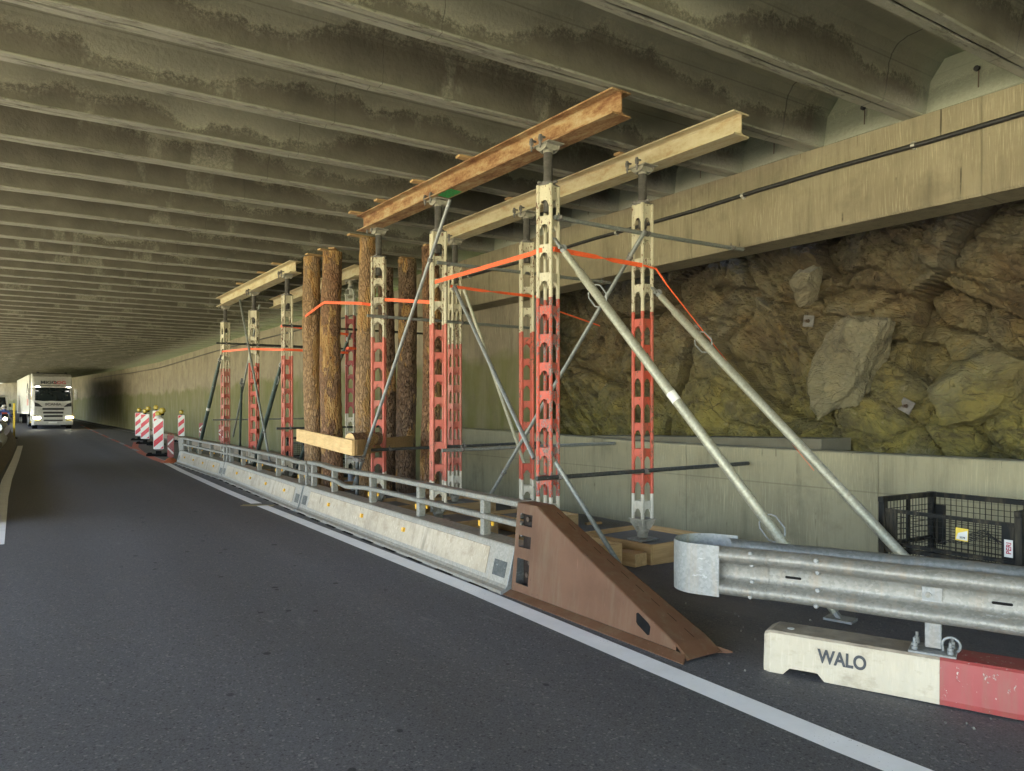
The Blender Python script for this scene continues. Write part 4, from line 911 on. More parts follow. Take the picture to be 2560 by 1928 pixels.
for k in range(10):
    x = .42 + k * .165; z = topz(x) + .0055; dz = topz(x + .09) - topz(x); q = MB(); q.add([(x, .035, z), (x + .09, .035, z + dz), (x + .09, .040, z + dz), (x, .040, z)], [(0, 1, 2, 3)]); q.build('weld_slot', 'black_rubber', e, local=True)
b = MB(); 
for h in HOLES: b.add([(h[0] - .03, -.05, h[2] - .03), (h[1] + .03, -.05, h[2] - .03), (h[1] + .03, -.05, h[3] + .03), (h[0] - .03, -.05, h[3] + .03)], [(0, 1, 2, 3)])
b.build('inner_plate', 'hole_shade', e, local=True)  # near-black colour paints in the shade inside the bolt windows
for x, z in [(.13, .685), (.15, .30), (.11, .185)]: b = MB(); b.tube([(x, -.05, z), (x, -.075, z)], .024, 6); b.build('bolt', 'brown_metal', e, local=True)
def sidepoly(poly, name, mat, k): q = MB(); q.add([(x, -(hw(x, z) + k), z) for x, z in poly], [tuple(range(len(poly)))]); return q.build(name, mat, e, local=True)
sidepoly([(1.62, .205), (1.64, .215), (1.75, .165), (1.77, .145), (1.765, .09), (1.745, .082), (1.64, .13), (1.625, .145)], 'lifting_slot', 'black_rubber', .0015)

# ================================================================== TEMPORARY GUARDRAIL ON BLOCK
ang = math.atan2(-.935, .355)
e = empty('concrete_block', (4.02, 2.93, gz(4.02, 2.93)), 'cream and red concrete foot of the guardrail with stencilled letters', 'concrete block', None, ang)
def blockpart(x0, x1, mat, name, notch=None, end=False):
    b = MB(); m = max(2, int((x1 - x0) / .04)); rows = []; 
    for i in range(m + 1):
        x = x0 + (x1 - x0) * i / m; zb_ = .0
        if notch and notch[0] < x < notch[1]: zb_ = .045 + .012 * noise.noise(Vector((x * 30, 0, 0)))
        j = .005 * noise.noise(Vector((x * 9, 2, 0))) + .003 * noise.noise(Vector((x * 31, 4, 0)))
        c = .0
        if end and i == 0: c = .02
        rows.append([(x, .0 + j + c, zb_), (x, -.004 + j + c, max(zb_, .03)), (x, .015 + j * .5 + c, .245 - c), (x, .03 + c, .258 - c), (x, .26 - c, .258 - c), (x, .275 - c, .245 - c), (x, .29 - c, max(zb_, .03)), (x, .288 - c, zb_)])
    b.strip(rows, closed=True); b.add(rows[0], [tuple(range(8))]); b.add(rows[-1], [tuple(range(8))]); return b.build(name, mat, e, local=True)
blockpart(0, .975, 'block_concrete', 'cream_end', (.14, .36), True); blockpart(.976, 2.1, 'dull_red_block', 'red_section'); blockpart(2.101, 3.2, 'block_concrete', 'cream_section')
b = MB(); b.tube([(.14, .13, .2565), (.14, .13, .2595)], .022, 14); b.build('lifting_socket', 'label_white', e, local=True)
tl = .0055
t_ = text('stencil_letters', 'WALO', .112, 'lettering_dark', e, (.465, .0035, .150), (R(90 - 4), 0, 0), .0015, .0034, .80)
for x in (.395, .475, .545, .61):
    pass
ga = empty('guardrail', (4.02, 2.93, gz(4.02, 2.93)), 'galvanised double W-beam guardrail with rounded end cap in the right foreground', 'guardrail', None, ang)
WP = [(0, .756), (-.03, .753), (-.063, .739), (-.081, .716), (-.080, .692), (-.060, .670), (-.026, .656), (-.008, .646), (-.003, .62), (-.002, .597), (-.003, .572), (-.008, .548), (-.026, .538), (-.060, .524), (-.080, .502), (-.081, .478), (-.063, .455), (-.03, .442), (0, .439)]
def wbeam(name, x0, x1, y0, sgn, bend=None, mat='rail_galvanised'):
    b = MB(); m = max(2, int((x1 - x0) / .06)); rows = []
    for i in range(m + 1):
        x = x0 + (x1 - x0) * i / m; dy = bend(x) if bend else 0
        rows.append([(x, y0 + dy + sgn * u, z + .004 * noise.noise(Vector((x * 2, y0, 0)))) for u, z in WP])
    b.strip(rows, smooth=True); b.strip([[(p[0], p[1] - sgn * (-.003), p[2]) for p in r] for r in rows], smooth=True); return b.build(name, mat, ga, local=True)
bf = lambda x: .012 * math.sin(x * 2.1 + .4)
wbeam('front_beam', -.10, 3.2, .06, 1, bf); wbeam('front_beam_lap', -.34, .02, .057, 1)
wbeam('rear_beam', -.34, 3.2, .36, -1, lambda x: .03 * math.sin(x * 1.9 - .6) * (1 if x > 0 else 0))
b = MB(); rows = []; pts = [(-.28, -.024)] + [(-.42, -.028)] + [(-.44 - .22 * math.sin(a), .208 - .236 * math.cos(a)) for a in [i * math.pi / 16 for i in range(17)]] + [(-.30, .446)]
for (x, y) in pts: rows.append([(x, y, .432), (x, y, .766), (x, y + .003 * 0, .766)][:2])
b.strip(rows, smooth=True); b.strip([[(p[0] + .004, p[1] + (.004 if p[1] < .2 else -.004), p[2]) for p in r] for r in rows], smooth=True); b.build('end_cap', 'galvanised', ga, local=True)
for x in (.0, .40):
    for z, y in ((.73, .022), (.652, .012), (.56, .030), (.47, .015)): b = MB(); b.lathe([(.0005, .009), (.009, .007), (.014, .002), (.014, 0)][::-1], n=12); 
    for z, y in ((.735, -.005), (.655, .036), (.545, .040), (.458, -.003)):
        q = MB(); q.tube([(x - .08, y, z), (x - .08, y - .010, z)], [.017, .011], 12); q.build('bolt', 'galvanised', ga, local=True)
for x in (.17, 1.27): b = MB(); b.add([(x - .045, .0545 + bf(x), .590), (x + .045, .0545 + bf(x), .590), (x + .05, .0545 + bf(x), .598), (x + .045, .0545 + bf(x), .606), (x - .045, .0545 + bf(x), .606), (x - .05, .0545 + bf(x), .598)], [tuple(range(6))]); b.build('slot', 'black_rubber', ga, local=True)
for px_ in (.935, 2.6):
    b = MB(); b.box((px_, .135, .48), (.085, .05, .40), bev=.004); b.build('post', 'galvanised', ga, local=True)
    b = MB(); b.box((px_, .13, .265), (.24, .20, .014), bev=.003); b.build('base_plate', 'galvanised', ga, local=True)
    b = MB(); b.box((px_, .20, .60), (.10, .29, .08)); b.build('spacer', 'galvanised', ga, local=True)
    b = MB(); b.box((px_ - .02, .058 + bf(px_) - .006, .598), (.14, .006, .045), bev=.001); b.tube([(px_ - .02, .05 + bf(px_), .598), (px_ - .02, .037 + bf(px_), .598)], .016, 12); b.build('washer_plate', 'rail_galvanised', ga, local=True)
    for xo, yo in ((-.09, .06), (.09, .06), (-.09, .2), (.09, .2)):
        b = MB(); b.tube([(px_ + xo, yo, .265), (px_ + xo, yo, .34)], .009, 8); b.tube([(px_ + xo, yo, .274), (px_ + xo, yo, .292)], .018, 6); b.tube([(px_ + xo, yo, .296), (px_ + xo, yo, .312)], .018, 6); b.build('bolt', 'galvanised', ga, local=True)
    b = MB(); b.tube([(px_ + .05, .12, .27)] + [(px_ + .09 + .045 * math.cos(a), .12, .31 + .045 * math.sin(a)) for a in [math.pi - i * math.pi / 8 for i in range(11)]], .008, 8); b.build('lifting_loop', 'galvanised', ga, local=True)

# ================================================================== MESH CRATE
def crate(x, y, rz, label, lx=.85, ly=1.18, h=.94, contents=True, signs=False):
    e = empty('mesh_crate', (x, y, gz(x, y)), label, 'mesh crate', 'black mesh crates', rz); q = .03
    # local: origin at centre; front face at -x (towards the road)
    b = MB()
    for sx in (-1, 1):
        for sy in (-1, 1): b.box((sx * (lx / 2 - q), sy * (ly / 2 - q), h / 2), (.055, .055, h), bev=.003); b.box((sx * (lx / 2 - q), sy * (ly / 2 - .09), h * .70), (.006, .14, h * .40)); b.box((sx * (lx / 2 - q), sy * (ly / 2 - .09), h * .26), (.006, .14, h * .34))
    for z in (h, .10): 
        for s in (-1, 1):
            if not (z == h and s == -1): b.box((s * (lx / 2 - q), 0, z), (.05, ly + .02, .045), bev=.003)
            b.box((0, s * (ly / 2 - q), z), (lx + .02, .05, .045), bev=.003)
    for s in (-1, 1): b.box((0, s * (ly / 2 - q), .53), (lx, .03, .035))
    b.box((-lx / 2 + q, 0, h * .90), (.03, ly, .03)); b.box((-lx / 2 + q - .005, 0, .555), (.035, ly, .03)); b.box((-lx / 2 + q, 0, .51), (.04, ly, .035))
    b.box((0, 0, .09), (lx, ly, .02)); b.box((0, ly / 2 - q, h * .5), (.04, .02, h)); b.box((lx / 2 - q, .0, h * .5), (.02, .04, h)) if False else None
    b.build('frame', 'black_paint', e, local=True)
    w = MB(); st = .05; 
    n1 = int(ly / st)
    for sx in (-1, 1):
        X0 = sx * (lx / 2 - q)
        for i in range(1, n1): yy = -ly / 2 + i * ly / n1 + random.uniform(-.003, .003); w.box((X0, yy, (h + .1) / 2 - (.05 if sx < 0 else 0)), (.005, .005, h - .1 - (.1 if sx < 0 else 0)))
        for k in range(1, int((h - .1) / st)): z = .1 + k * st; (w.box((X0 + .005, 0, z), (.005, ly - .06, .005)) if z < (h * .9 if sx < 0 else h) else None)
    n2 = int(lx / st)
    for sy in (-1, 1):
        Y_ = sy * (ly / 2 - q)
        for i in range(1, n2): xx = -lx / 2 + i * lx / n2; w.box((xx, Y_, (h + .1) / 2), (.005, .005, h - .1))
        for k in range(1, int((h - .1) / st)): w.box((0, Y_ - .005, .1 + k * st), (lx - .06, .005, .005))
    w.build('wire_mesh', 'black_paint', e, local=True)
    if signs:
        X0 = -lx / 2 - .005
        t = MB(); t.box((X0 - .008, -ly / 2 + .44, .725), (.003, .10, .105), Matrix.Rotation(.04, 3, 'X')); t.build('yellow_tag', 'label_yellow', e, local=True)
        t = MB(); t.add([(X0 - .0105, -ly / 2 + .395, .68), (X0 - .0105, -ly / 2 + .485, .685), (X0 - .0105, -ly / 2 + .47, .735), (X0 - .0105, -ly / 2 + .395, .76)], [(0, 1, 2, 3)]); t.build('tag_paper', 'label_white', e, local=True)
        text('tag_print', '2078', .022, 'lettering_dark', e, (X0 - .0125, -ly / 2 + .435, .70), (R(90), 0, R(-90)), .0004, .0004)
        t = MB(); t.box((X0 - .003, -ly / 2 + .092, .665), (.003, .062, .135)); t.build('maker_label', 'label_white', e, local=True)
        text('maker_print', 'PERI', .05, 'lettering_red', e, (X0 - .0055, -ly / 2 + .088, .668), (R(90), R(-90), R(-90)), .0004, .0010)
        t = MB(); t.box((X0 + .0, -ly / 2 + .05, .46), (.003, .05, .07)); t.build('barcode_label', 'label_white', e, local=True)
        k = MB()
        for i in range(5): k.tube([(-.1 + .05 * i, -.5 + .1 * i, .58 + .01 * i), (.05, -.1, .66 + .015 * i), (.1 - .05 * i, .1 + .03 * i, .57)], .004, 6)
        k.build('cable_ties', 'cable_black', e, local=True)
    return e
ec = crate(6.95, 2.95, R(-4), 'near black mesh crate with yellow tag and white maker label, behind the guardrail', signs=True)
for i in range(5):
    e = empty('crate_part', (6.81 + .01 * i, 3.29 - i * .2, gz(6.8, 3) + .12), ['white angled casting at the left end of the crate', 'second white casting in the crate', 'third white casting in the crate, mid crate', 'fourth white casting in the crate', 'last white casting at the right end of the crate'][i], 'casting', 'white castings lying in the near mesh crate', R(-50))
    b = MB(); b.prism([(-.16, 0), (.16, 0), (.16, .10), (.09, .30), (-.03, .34), (-.13, .26), (-.16, .12)], -.035, .035, lambda u, v, t: (t, u, v)); b.build('casting_body', 'label_white', e, local=True)
    b = MB(); b.tube([(-.05, .04, .2), (.05, .04, .2)], .06, 16); b.build('bore', 'lettering_dark', e, local=True)
crate(6.95, 16.9, R(3), 'far black mesh crate right of the two, behind the far props', h=1.0)
crate(6.75, 18.6, R(2), 'far black mesh crate left of the two, holding pale bottles', h=1.0)
for i in range(12):
    x = 6.5 + (i % 3) * .17; y = 18.15 + (i // 3) * .27; b = MB(); b.lathe([(.045, 0), (.05, .02), (.05, .26), (.03, .32), (.02, .34), (.02, .38)], (x, y, gz(x, y) + .12), 12)
    tag(b.build('gas_bottle', 'bottle_grey', origin=(x, y, gz(x, y) + .12)), 'pale bottle standing in the far left mesh crate', 'bottle', 'pale bottles in the far mesh crate')

# ================================================================== BEACONS AND SIGNS
def rounded(w, h, r, n=4):
    pts = []
    for cx, cz, a0 in ((w / 2 - r, h - r, 0), (-w / 2 + r, h - r, 90), (-w / 2 + r, r, 180), (w / 2 - r, r, 270)):
        for i in range(n + 1): a = R(a0 + 90 * i / n); pts.append((cx + r * math.cos(a), cz + r * math.sin(a)))
    return pts
def beacon(x, y, label, w=.30, h=1.12, z0=.26, lamps=(0,), rz=-.55, bag=False):
    z = gz(x, y); e = empty('traffic_beacon', (x, y, z), label, 'traffic beacon', 'striped traffic beacons with yellow lamps', rz)
    b = MB(); b.prism(rounded(w, h, .03), -.016, .016, lambda u, v, t: (u, t, v + z0)); b.build('panel_back', 'label_white', e, local=True)
    b = MB(); b.prism(rounded(w - .035, h - .035, .02), -.0185, -.0165, lambda u, v, t: (u, t, v + z0 + .0175)); b.build('striped_panel', 'red_white_stripes', e, local=True)
    b = MB(); b.box((0, 0, .05), (.75, .38, .09), bev=.02); b.box((0, 0, .14), (.16, .12, .12), bev=.01)
    for s in (-1, 1): b.box((s * .30, -.05, .11), (.09, .2, .05), bev=.01)
    b.build('foot', 'black_rubber', e, local=True)
    for k, off in enumerate(lamps):
        zz = z0 + h + .16 + (.12 if k else 0)
        b = MB(); b.box((off, .02, zz - .12), (.09, .06, .10), bev=.01); b.build('lamp_holder', 'black_rubber', e, local=True)
        b = MB(); b.tube([(off, -.055, zz), (off, -.045, zz), (off, .045, zz), (off, .055, zz)], [.085, .105, .105, .085], 20); b.build('lamp', 'beacon_yellow', e, local=True)
        b = MB(); b.tube([(off, -.075, zz), (off, -.055, zz)], [.05, .083], 20); b.build('lens', 'beacon_yellow', e, local=True)
    if bag:
        b = MB(); import bmesh; 
        b.lathe([(.02, 0), (.13, .01), (.14, .06), (.09, .11), (.02, .12)], (0, .0, z0 + h - .01), 12); b.build('wrapping', 'label_white', e, local=True)
    return e
beacon(5.00, 29.4, 'nearest striped beacon, with white wrapping below its lamp', w=.36, lamps=(0, .13), bag=True)
beacon(6.26, 40.4, 'striped beacon on the right of the front left pair', w=.42, h=1.22, lamps=(0, .15)); beacon(6.62, 44.6, 'striped beacon on the left of the front left pair', w=.42, h=1.25)
beacon(5.9, 36.5 - .8, 'striped beacon hidden behind the nearest one', z0=.5, w=.28) if False else None
beacon(6.50, 38.9, 'striped beacon mostly hidden behind the nearest wrapped one', lamps=(0,), z0=.55)
beacon(8.36, 42.6, 'lone striped beacon standing by the mossy wall', w=.34, z0=.34)
def arrow_sign(x, y, label, w=.20, h=.68, z0=.18, rz=-.5, foot=True, loop=True):
    z = gz(x, y); e = empty('arrow_sign', (x, y, z), label, 'arrow sign', 'small red signs with a white arrow', rz)
    b = MB(); b.prism(rounded(w, h, .03), -.012, .012, lambda u, v, t: (u, t, v + z0)); b.build('red_panel', 'dull_red_block', e, local=True)
    b = MB(); c = z0 + h / 2; a = w / 2 - .012
    for s in (1, -1): b.add([(-a, -.0145, c + s * .02), (-a, -.0145, c + s * .09), (a, -.0145, c + s * .27), (a, -.0145, c + s * .20)], [(0, 1, 2, 3)])
    b.build('white_arrow', 'label_white', e, local=True)
    if loop: b = MB(); b.tube([(-w / 2 + .01, 0, z0 + h - .03)] + [(-(w / 2 - .01) * math.cos(q), 0, z0 + h - .01 + .07 * math.sin(q)) for q in [i * math.pi / 8 for i in range(9)]] + [(w / 2 - .01, 0, z0 + h - .03)], .012, 8); b.build('handle', 'orange_rubber', e, local=True)
    if foot:
        b = MB(); b.lathe([(.30, 0), (.28, .03), (.17, .07), (.12, .13), (.05, .16)], (0, 0, 0), 20); b.build('foot', 'orange_rubber', e, local=True)
        b = MB(); b.box((0, 0, .16), (.10, .03, .10)); b.build('stem', 'dull_red_block', e, local=True)
    else: b = MB(); b.box((0, .02, z0 / 2 + .1), (.04, .03, z0 + .2)); b.build('stem', 'brown_metal', e, local=True)
arrow_sign(4.70, 25.55, 'small red arrow sign on an orange foot at the end of the barrier')
arrow_sign(8.42, 38.3, 'small red arrow sign by the wall, left of the dark green strut', z0=.45, foot=False, loop=False); arrow_sign(8.3, 34.0, 'small red arrow sign by the wall, behind the farthest prop', z0=.45, foot=False, loop=False)

# ================================================================== TRUCK
def truck(x, y, rz):
    e = empty('truck', (x, y, gz(x, y) - .02), 'white articulated truck driving towards us with its headlights on', 'truck', None, rz)
    # local: front at y=0 facing -y, x across
    def P(name, mat, fn): b = MB(); fn(b); return b.build(name, mat, e, local=True)
    b = MB(); prof = [(.0, .30), (-.02, .55), (0, 1.0), (.02, 1.9), (.12, 2.05), (.42, 2.95), (.42, 3.05), (.30, 3.12), (.72, 3.72), (1.15, 3.92), (2.15, 3.92), (2.15, .55), (1.55, .55), (1.5, .9), (.75, .9), (.62, .32)]
    w = 1.23; rows = []
    for xx in (-w, -w + .10, w - .10, w): k = .13 if abs(xx) == w else 0; rows.append([(xx * (1 - .02 * max(0, z - 2)), yy + (k if yy < .6 else 0) , z) for yy, z in prof])
    b.strip(rows, closed=True); b.add(rows[0], [tuple(range(len(prof)))]); b.add(rows[-1], [tuple(range(len(prof)))]); cab = b.build('cab', 'truck_white', e, local=True)
    P('windscreen', 'dark_glass', lambda b: b.add([(-1.08, .075, 2.02), (1.08, .075, 2.02), (1.04, .395, 2.93), (-1.04, .395, 2.93), (0, .05, 1.90)], [(0, 4, 1, 2, 3)]))
    for s in (-1, 1): P('side_window', 'dark_glass' if s > 0 else 'dark_glass', lambda b: b.add([(s * 1.238, .45, 2.05), (s * 1.238, 1.25, 2.05), (s * 1.222, 1.25, 2.75), (s * 1.222, .62, 2.75)], [(0, 1, 2, 3)]))
    P('sun_visor', 'truck_white', lambda b: b.prism([(.05, 2.92), (.45, 3.02), (.45, 3.12), (.02, 3.0)], -1.16, 1.16, lambda u, v, t: (t, u, v)))
    for s in (-1, 1): P('marker_light', 'marker_glow', lambda b: b.box((s * .93, .0, 2.97), (.22, .06, .04), bev=.01))
    for s in (-1, 1): P('roof_lamp_panel', 'grille_black', lambda b: b.add([(s * 1.08, .36, 3.16), (s * .70, .36, 3.16), (s * .82, .56, 3.42), (s * 1.08, .56, 3.42)], [(0, 1, 2, 3)]))
    P('roof_bar', 'grille_black', lambda b: (b.tube([(-.95, .95, 3.96), (.95, .95, 3.96)], .03, 8), b.box((-.85, .95, 4.0), (.16, .1, .09)), b.box((.85, .95, 4.0), (.16, .1, .09))))
    for i, z in enumerate((1.42, 1.16, .92)): P('grille_bar', 'grille_black', lambda b: b.box((0, -.015, z), (1.30 - i * .08, .05, .135), bev=.02))
    P('lower_grille', 'grille_black', lambda b: b.box((0, -.03, .62), (1.15, .05, .085), bev=.02)); P('number_plate', 'label_white', lambda b: b.box((-.03, -.045, .46), (.52, .02, .11)))
    for s in (-1, 1):
        P('light_cluster', 'grille_black', lambda b: b.add([(s * 1.10, -.012, 1.88), (s * .85, -.012, 1.78), (s * .62, -.012, 1.56), (s * 1.10, -.012, 1.60)], [(0, 1, 2, 3)]))
        P('headlight', 'headlight_glow', lambda b: b.box((s * .98, -.02, .80 if s < 0 else .82), (.46, .08, .13), bev=.03)); P('headlight_surround', 'alu_grey', lambda b: b.box((s * .98, .01, .84), (.54, .08, .30), bev=.03))
        P('fog_lamp', 'beacon_yellow', lambda b: b.box((s * .92, -.025, .60), (.34, .05, .08), bev=.02))
        m = P('mirror', 'truck_white', lambda b: (b.box((s * 1.42, .28, 2.68), (.20, .14, .30), bev=.04), b.box((s * 1.42, .28, 2.30), (.20, .14, .42), bev=.04), b.bar((s * 1.2, .4, 2.84), (s * 1.44, .3, 2.84), .03, .03), b.bar((s * 1.2, .4, 2.08), (s * 1.44, .3, 2.08), .03, .03)))
        for yy in (1.15, 4.6, 11.6, 12.8, 14.0):
            b = MB(); b.tube([(s * 1.20, yy, .50), (s * .88, yy, .50)], .50, 24); t = b.build('wheel', 'black_rubber', e, local=True)
            b = MB(); b.tube([(s * 1.21, yy, .50), (s * 1.15, yy, .50)], [.27, .29], 20); b.build('rim', 'alu_grey', t, local=True)
    P('indicator', 'indicator_glow', lambda b: b.box((1.235, .12, .86), (.05, .14, .12), bev=.01))
    P('radar_panel', 'alu_grey', lambda b: b.box((-.83, -.012, 1.26), (.28, .02, .34), bev=.005))
    P('bumper', 'truck_white', lambda b: b.box((0, .05, .44), (2.42, .18, .22), bev=.05))
    P('chassis', 'grille_black', lambda b: (b.box((0, 6.5, .85), (.9, 11.5, .25)), b.box((0, 1.5, .5), (2.2, 2.2, .2)), b.box((-1.05, 3.1, .62), (.5, 1.1, .5), bev=.05), b.box((1.05, 3.1, .62), (.5, 1.1, .5), bev=.05)))
    P('fuel_tank', 'label_yellow', lambda b: b.box((-1.18, 2.6, .62), (.06, .35, .4)))
    P('trailer', 'curtain_white', lambda b: b.box((0, 9.6, 2.52), (2.52, 13.6, 2.72), bev=.03)); P('trailer_rail', 'alu_grey', lambda b: (b.box((0, 9.6, 1.12), (2.54, 13.62, .12)), b.box((0, 9.6, 3.86), (2.54, 13.62, .07))))
    text('operator_name', 'MIGO', .36, 'lettering_dark', e, (-.24, .41, 3.285), (R(58), 0, 0), .004, .012, 1.05, 'CENTER'); text('operator_name', 'LOG', .36, 'lettering_red', e, (.44, .41, 3.285), (R(58), 0, 0), .004, .006, 1.0, 'CENTER')
    text('maker_name', 'SCANIA', .22, 'screw_steel', e, (0, -.03, 1.74), (R(90), 0, 0), .012, .014, 1.25)
    b = MB(); b.tube([(-.55, .50, 3.36)] + [(-.55 + 1.1 * i / 8, .50 + .08 * math.sin(math.pi * i / 8), 3.36 + .10 * math.sin(math.pi * i / 8)) for i in range(1, 8)] + [(.55, .50, 3.36)], .007, 5); b.build('logo_arc', 'lettering_dark', e, local=True)
    b = MB(); b.tube([(-1.265, 3.3 + .12 * i, 2.6 + .7 * math.sin(i * math.pi / 12)) for i in range(13)], .03, 5); b.build('trailer_arc', 'grille_black', e, local=True)
    b = MB()
    for i in range(4): b.box((-1.263, 3.4 + i * .45, 2.05), (.004, .28, .75))
    b.build('trailer_lettering', 'red_pink', e, local=True)
    # driver behind the glass
    return e
truck(3.62, 61.2, R(1.6))

# ================================================================== MOTORCYCLIST, VAN, LEFT SIDE
mx, my = .72, 54.0; mz = gz(mx, my)
e = empty('motorcycle', (mx, my, mz), 'motorcycle with its headlight on behind the left guardrail', 'motorcycle', None, R(2))
for yy in (0, 1.42): b = MB(); b.tube([(-.07, yy, .31), (.07, yy, .31)], .31, 24); b.build('wheel', 'black_rubber', e, local=True)
b = MB(); b.tube([(0, 0, .31), (0, .28, .95)], .035, 8); b.tube([(0, .25, .75), (0, .8, .55), (0, 1.42, .31)], [.1, .16, .05], 10); b.box((0, .55, .85), (.28, .5, .22), bev=.06); b.box((0, 1.0, .80), (.24, .6, .10), bev=.04); b.build('body', 'grille_black', e, local=True)
b = MB(); b.prism([(-.10, .70), (-.04, .66), (.25, .75), (.30, 1.12), (.12, 1.22), (-.02, 1.05)], -.17, .17, lambda u, v, t: (t, u, v)); b.build('fairing', 'grille_black', e, local=True)
b = MB(); b.tube([(0, -.10, .92), (0, -.06, .92)], .10, 16); b.build('headlight', 'headlight_glow', e, local=True)
b = MB(); b.tube([(-.38, .32, 1.02), (-.2, .24, 1.06), (.2, .24, 1.06), (.38, .32, 1.02)], .015, 8); b.build('handlebar', 'screw_steel', e, local=True)
for s in (-1, 1): b = MB(); b.box((s * .40, .24, 1.2), (.14, .03, .09), bev=.02); b.build('mirror', 'grille_black', e, local=True)
# rider: one skinned figure
def skin(name, verts, edges, rad, mat, parent, loc=(0, 0, 0), sub=2):
    me = bpy.data.meshes.new(name); me.from_pydata([Vector(v) for v in verts], edges, []); o = bpy.data.objects.new(name, me); COL.objects.link(o)
    o.modifiers.new('skin', 'SKIN'); 
    for i, r in enumerate(rad): me.skin_vertices[0].data[i].radius = (r, r) if not isinstance(r, tuple) else r
    me.skin_vertices[0].data[0].use_root = True
    m = o.modifiers.new('sub', 'SUBSURF'); m.levels = m.render_levels = sub; bpy.context.view_layer.update()
    dg = bpy.context.evaluated_depsgraph_get(); me2 = bpy.data.meshes.new_from_object(o.evaluated_get(dg)); bpy.data.objects.remove(o)
    for p in me2.polygons: p.use_smooth = True
    me2.materials.clear(); me2.materials.append(M[mat]); o = bpy.data.objects.new(name, me2); COL.objects.link(o); o.parent = parent; o.location = loc; return o
e = empty('person', (mx, my, mz), 'motorcyclist in a white helmet and blue jacket sitting on the motorcycle', 'person', None, R(2))
V = [(0, .95, .92), (0, .88, 1.12), (0, .76, 1.36), (0, .72, 1.46), (0, .70, 1.56),
     (-.19, .74, 1.38), (-.27, .52, 1.20), (-.33, .32, 1.06), (-.34, .26, 1.05), (.19, .74, 1.38), (.27, .52, 1.20), (.33, .32, 1.06), (.34, .26, 1.05),
     (-.12, .90, .90), (-.20, .48, .84), (-.18, .70, .42), (-.18, .62, .33), (.12, .90, .90), (.20, .48, .84), (.18, .70, .42), (.18, .62, .33)]
E_ = [(0, 1), (1, 2), (2, 3), (3, 4), (2, 5), (5, 6), (6, 7), (7, 8), (2, 9), (9, 10), (10, 11), (11, 12), (0, 13), (13, 14), (14, 15), (15, 16), (0, 17), (17, 18), (18, 19), (19, 20)]
Rd = [.15, .15, (.19, .13), .06, .08, .075, .055, .042, .035, .075, .055, .042, .035, .11, .085, .055, .05, .11, .085, .055, .05]
skin('body', V, E_, Rd, 'denim_blue', e)
b = MB(); b.lathe([(.02, 1.50), (.10, 1.52), (.135, 1.58), (.14, 1.66), (.12, 1.73), (.07, 1.775), (.01, 1.785)], (0, .70, 0), 20); b.build('helmet', 'truck_white', e, local=True)
b = MB(); b.strip([[(.137 * math.sin(a), .70 - .145 * math.cos(a), z) for a in [R(-60 + 10 * i) for i in range(13)]] for z in (1.59, 1.67)]); b.build('visor', 'dark_glass', e, local=True)
b = MB(); b.prism([(-.14, 1.32), (.14, 1.32), (.12, 1.02), (-.12, 1.02)], .70, .73, lambda u, v, t: (u, t - .10, v)); b.build('orange_vest', 'jacket_red', e, local=True)
for s in (-1, 1):      # gloved hands closed on the grips
    for k in range(4): b = MB(); b.tube([(s * (.32 + .02 * k), .27, 1.065), (s * (.32 + .02 * k), .23, 1.06), (s * (.32 + .02 * k), .235, 1.02), (s * (.32 + .02 * k), .27, 1.01)], .010, 6); b.build('glove_finger', 'black_rubber', e, local=True)
    b = MB(); b.tube([(s * .31, .27, 1.05), (s * .30, .25, 1.03), (s * .315, .25, 1.005)], .011, 6); b.build('glove_thumb', 'black_rubber', e, local=True)
# white van in the other lane
vx, vy = .25, 72.5; e = empty('van', (vx, vy, gz(vx, vy)), 'white van in the oncoming lane at the far left edge', 'van', None, R(3))
b = MB(); pr2 = [(0, .35), (0, .95), (.55, 1.25), (1.35, 2.15), (1.6, 2.30), (5.2, 2.35), (5.3, .35)]; rows = [[(x, y, z) for y, z in pr2] for x in (-.98, -.9, .9, .98)]; b.strip(rows, closed=True); b.add(rows[0], [tuple(range(7))]); b.add(rows[-1], [tuple(range(7))]); b.build('body', 'truck_white', e, local=True)
b = MB(); b.add([(-.86, .585, 1.30), (.86, .585, 1.30), (.82, 1.32, 2.12), (-.82, 1.32, 2.12)], [(0, 1, 2, 3)]); b.build('windscreen', 'dark_glass', e, local=True)
b = MB(); b.box((0, -.01, .72), (1.1, .03, .18)); b.build('grille', 'grille_black', e, local=True)
for s in (-1, 1):
    b = MB(); b.box((s * .75, -.01, .85), (.25, .05, .16), bev=.03); b.build('headlight', 'headlight_glow', e, local=True)
    b = MB(); b.box((s * 1.12, .9, 1.45), (.16, .1, .28), bev=.03); b.build('mirror', 'grille_black', e, local=True)
    for yy in (.9, 4.2): b = MB(); b.tube([(s * 1.0, yy, .35), (s * .75, yy, .35)], .35, 20); b.build('wheel', 'black_rubber', e, local=True)
# left barrier: dark base and galvanised rail
e = empty('central_barrier', (.1, 16, 0), 'brown stained concrete barrier with a galvanised rail along the left edge', 'barrier'); b = MB(); path = [(-.10, 13), (.0, 18), (.20, 23), (.45, 28), (.68, 33), (.95, 40), (1.10, 46), (1.12, 52)]; rows = []
for x, y in path: z = gz(x, y); rows.append([(x, y, z), (x - .06, y, z + .12), (x - .22, y, z + .40), (x - .26, y, z + .62), (x - .48, y, z + .62), (x - .52, y, z + .4), (x - .7, y, z)])
b.strip(rows, closed=True); b.add(rows[0], [tuple(range(7))]); b.add(rows[-1], [tuple(range(7))]); b.build('barrier_body', 'brown_metal', e)
b = MB(); rows = []; RP = [(0, 1.40), (.02, 1.38), (.07, 1.32), (.08, 1.25), (.02, 1.16), (.0, 1.10), (.02, 1.04), (.08, .95), (.07, .87), (.02, .80), (0, .78)]
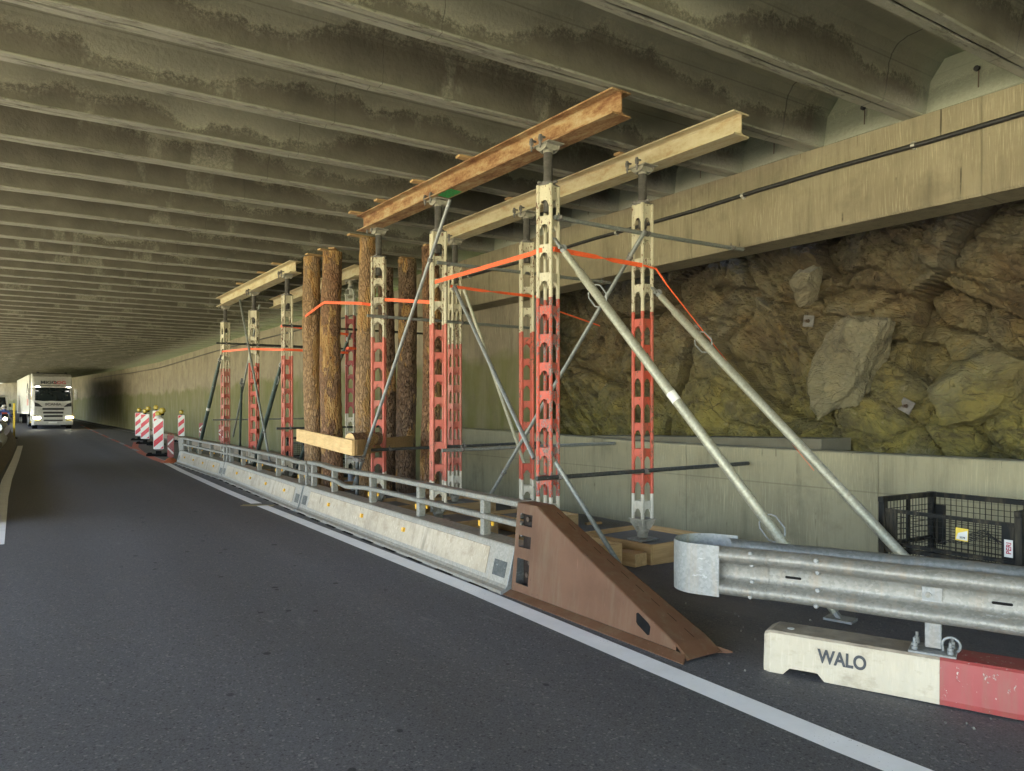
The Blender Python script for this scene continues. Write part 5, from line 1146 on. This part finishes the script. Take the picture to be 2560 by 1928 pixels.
for x, y in [(.13, 19), (.22, 21), (.28, 23), (.22, 25.2), (.02, 26.2)]: rows.append([(x + u, y, z) for u, z in RP])
b.strip(rows, smooth=True); b.strip([[(p[0] - .004, p[1], p[2]) for p in r] for r in rows], smooth=True); b.build('rail', 'galvanised', e)
for x, y in ((.05, 19.5), (.1, 22), (.0, 25)): b = MB(); b.box((x - .1, y, .68), (.08, .1, 1.36)); b.build('post', 'rail_galvanised', e)
e = empty('marker_post', (1.04, 48.0, gz(1, 48)), 'thin yellow marker post beyond the left barrier', 'marker post'); b = MB(); b.box((0, 0, .95), (.10, .04, 1.9)); b.build('post', 'label_yellow', e, local=True)
b = MB(); b.box((0, 0, .03), (.3, .3, .06), bev=.01); b.build('foot', 'black_rubber', e, local=True)

# ================================================================== SMALL THINGS
b = MB(); rs = random.Random(5)
for i in range(420):
    k = rs.random()
    if k < .35: x, y = rs.uniform(3.9, 6.4), rs.uniform(1.6, 6)
    elif k < .8: x, y = rs.uniform(7.3, 8.05), rs.uniform(1, 14)
    else: x, y = rs.uniform(4.3, 7.8), rs.uniform(6, 20)
    r = rs.uniform(.004, .013) * (1.5 if rs.random() < .1 else 1); z = gz(x, y) + r * .5; c = Vector((x, y, z))
    vs = [c + Vector((rs.uniform(.6, 1) * r * a, rs.uniform(.6, 1) * r * b_, rs.uniform(.5, .9) * r * c_)) for a, b_, c_ in ((1, 0, 0), (-1, 0, 0), (0, 1, 0), (0, -1, 0), (0, 0, 1), (0, 0, -1))]
    b.add(vs, [(0, 2, 4), (2, 1, 4), (1, 3, 4), (3, 0, 4), (2, 0, 5), (1, 2, 5), (3, 1, 5), (0, 3, 5)])
tag(b.build('gravel', 'gravel_grey'), kind='stuff')
b = MB(); rows = []      # silt and fine gravel swept against the low wall
for i in range(90):
    y = .5 + i * .16; w_ = .16 + .10 * noise.noise(Vector((y * 1.2, 0, 0))); h_ = .022 + .012 * noise.noise(Vector((y * 3, 0, 4)))
    rows.append([(8.12 + .0008 * y ** 2 - w_ - .12, y, gz(8, y) + .001), (8.10 + .0008 * y ** 2 - w_ * .5, y, gz(8, y) + h_ * .6), (8.16 + .0008 * y ** 2, y, gz(8.1, y) + h_ * 1.6)])
b.strip(rows, smooth=True); tag(b.build('silt', 'gravel_grey'), kind='stuff')
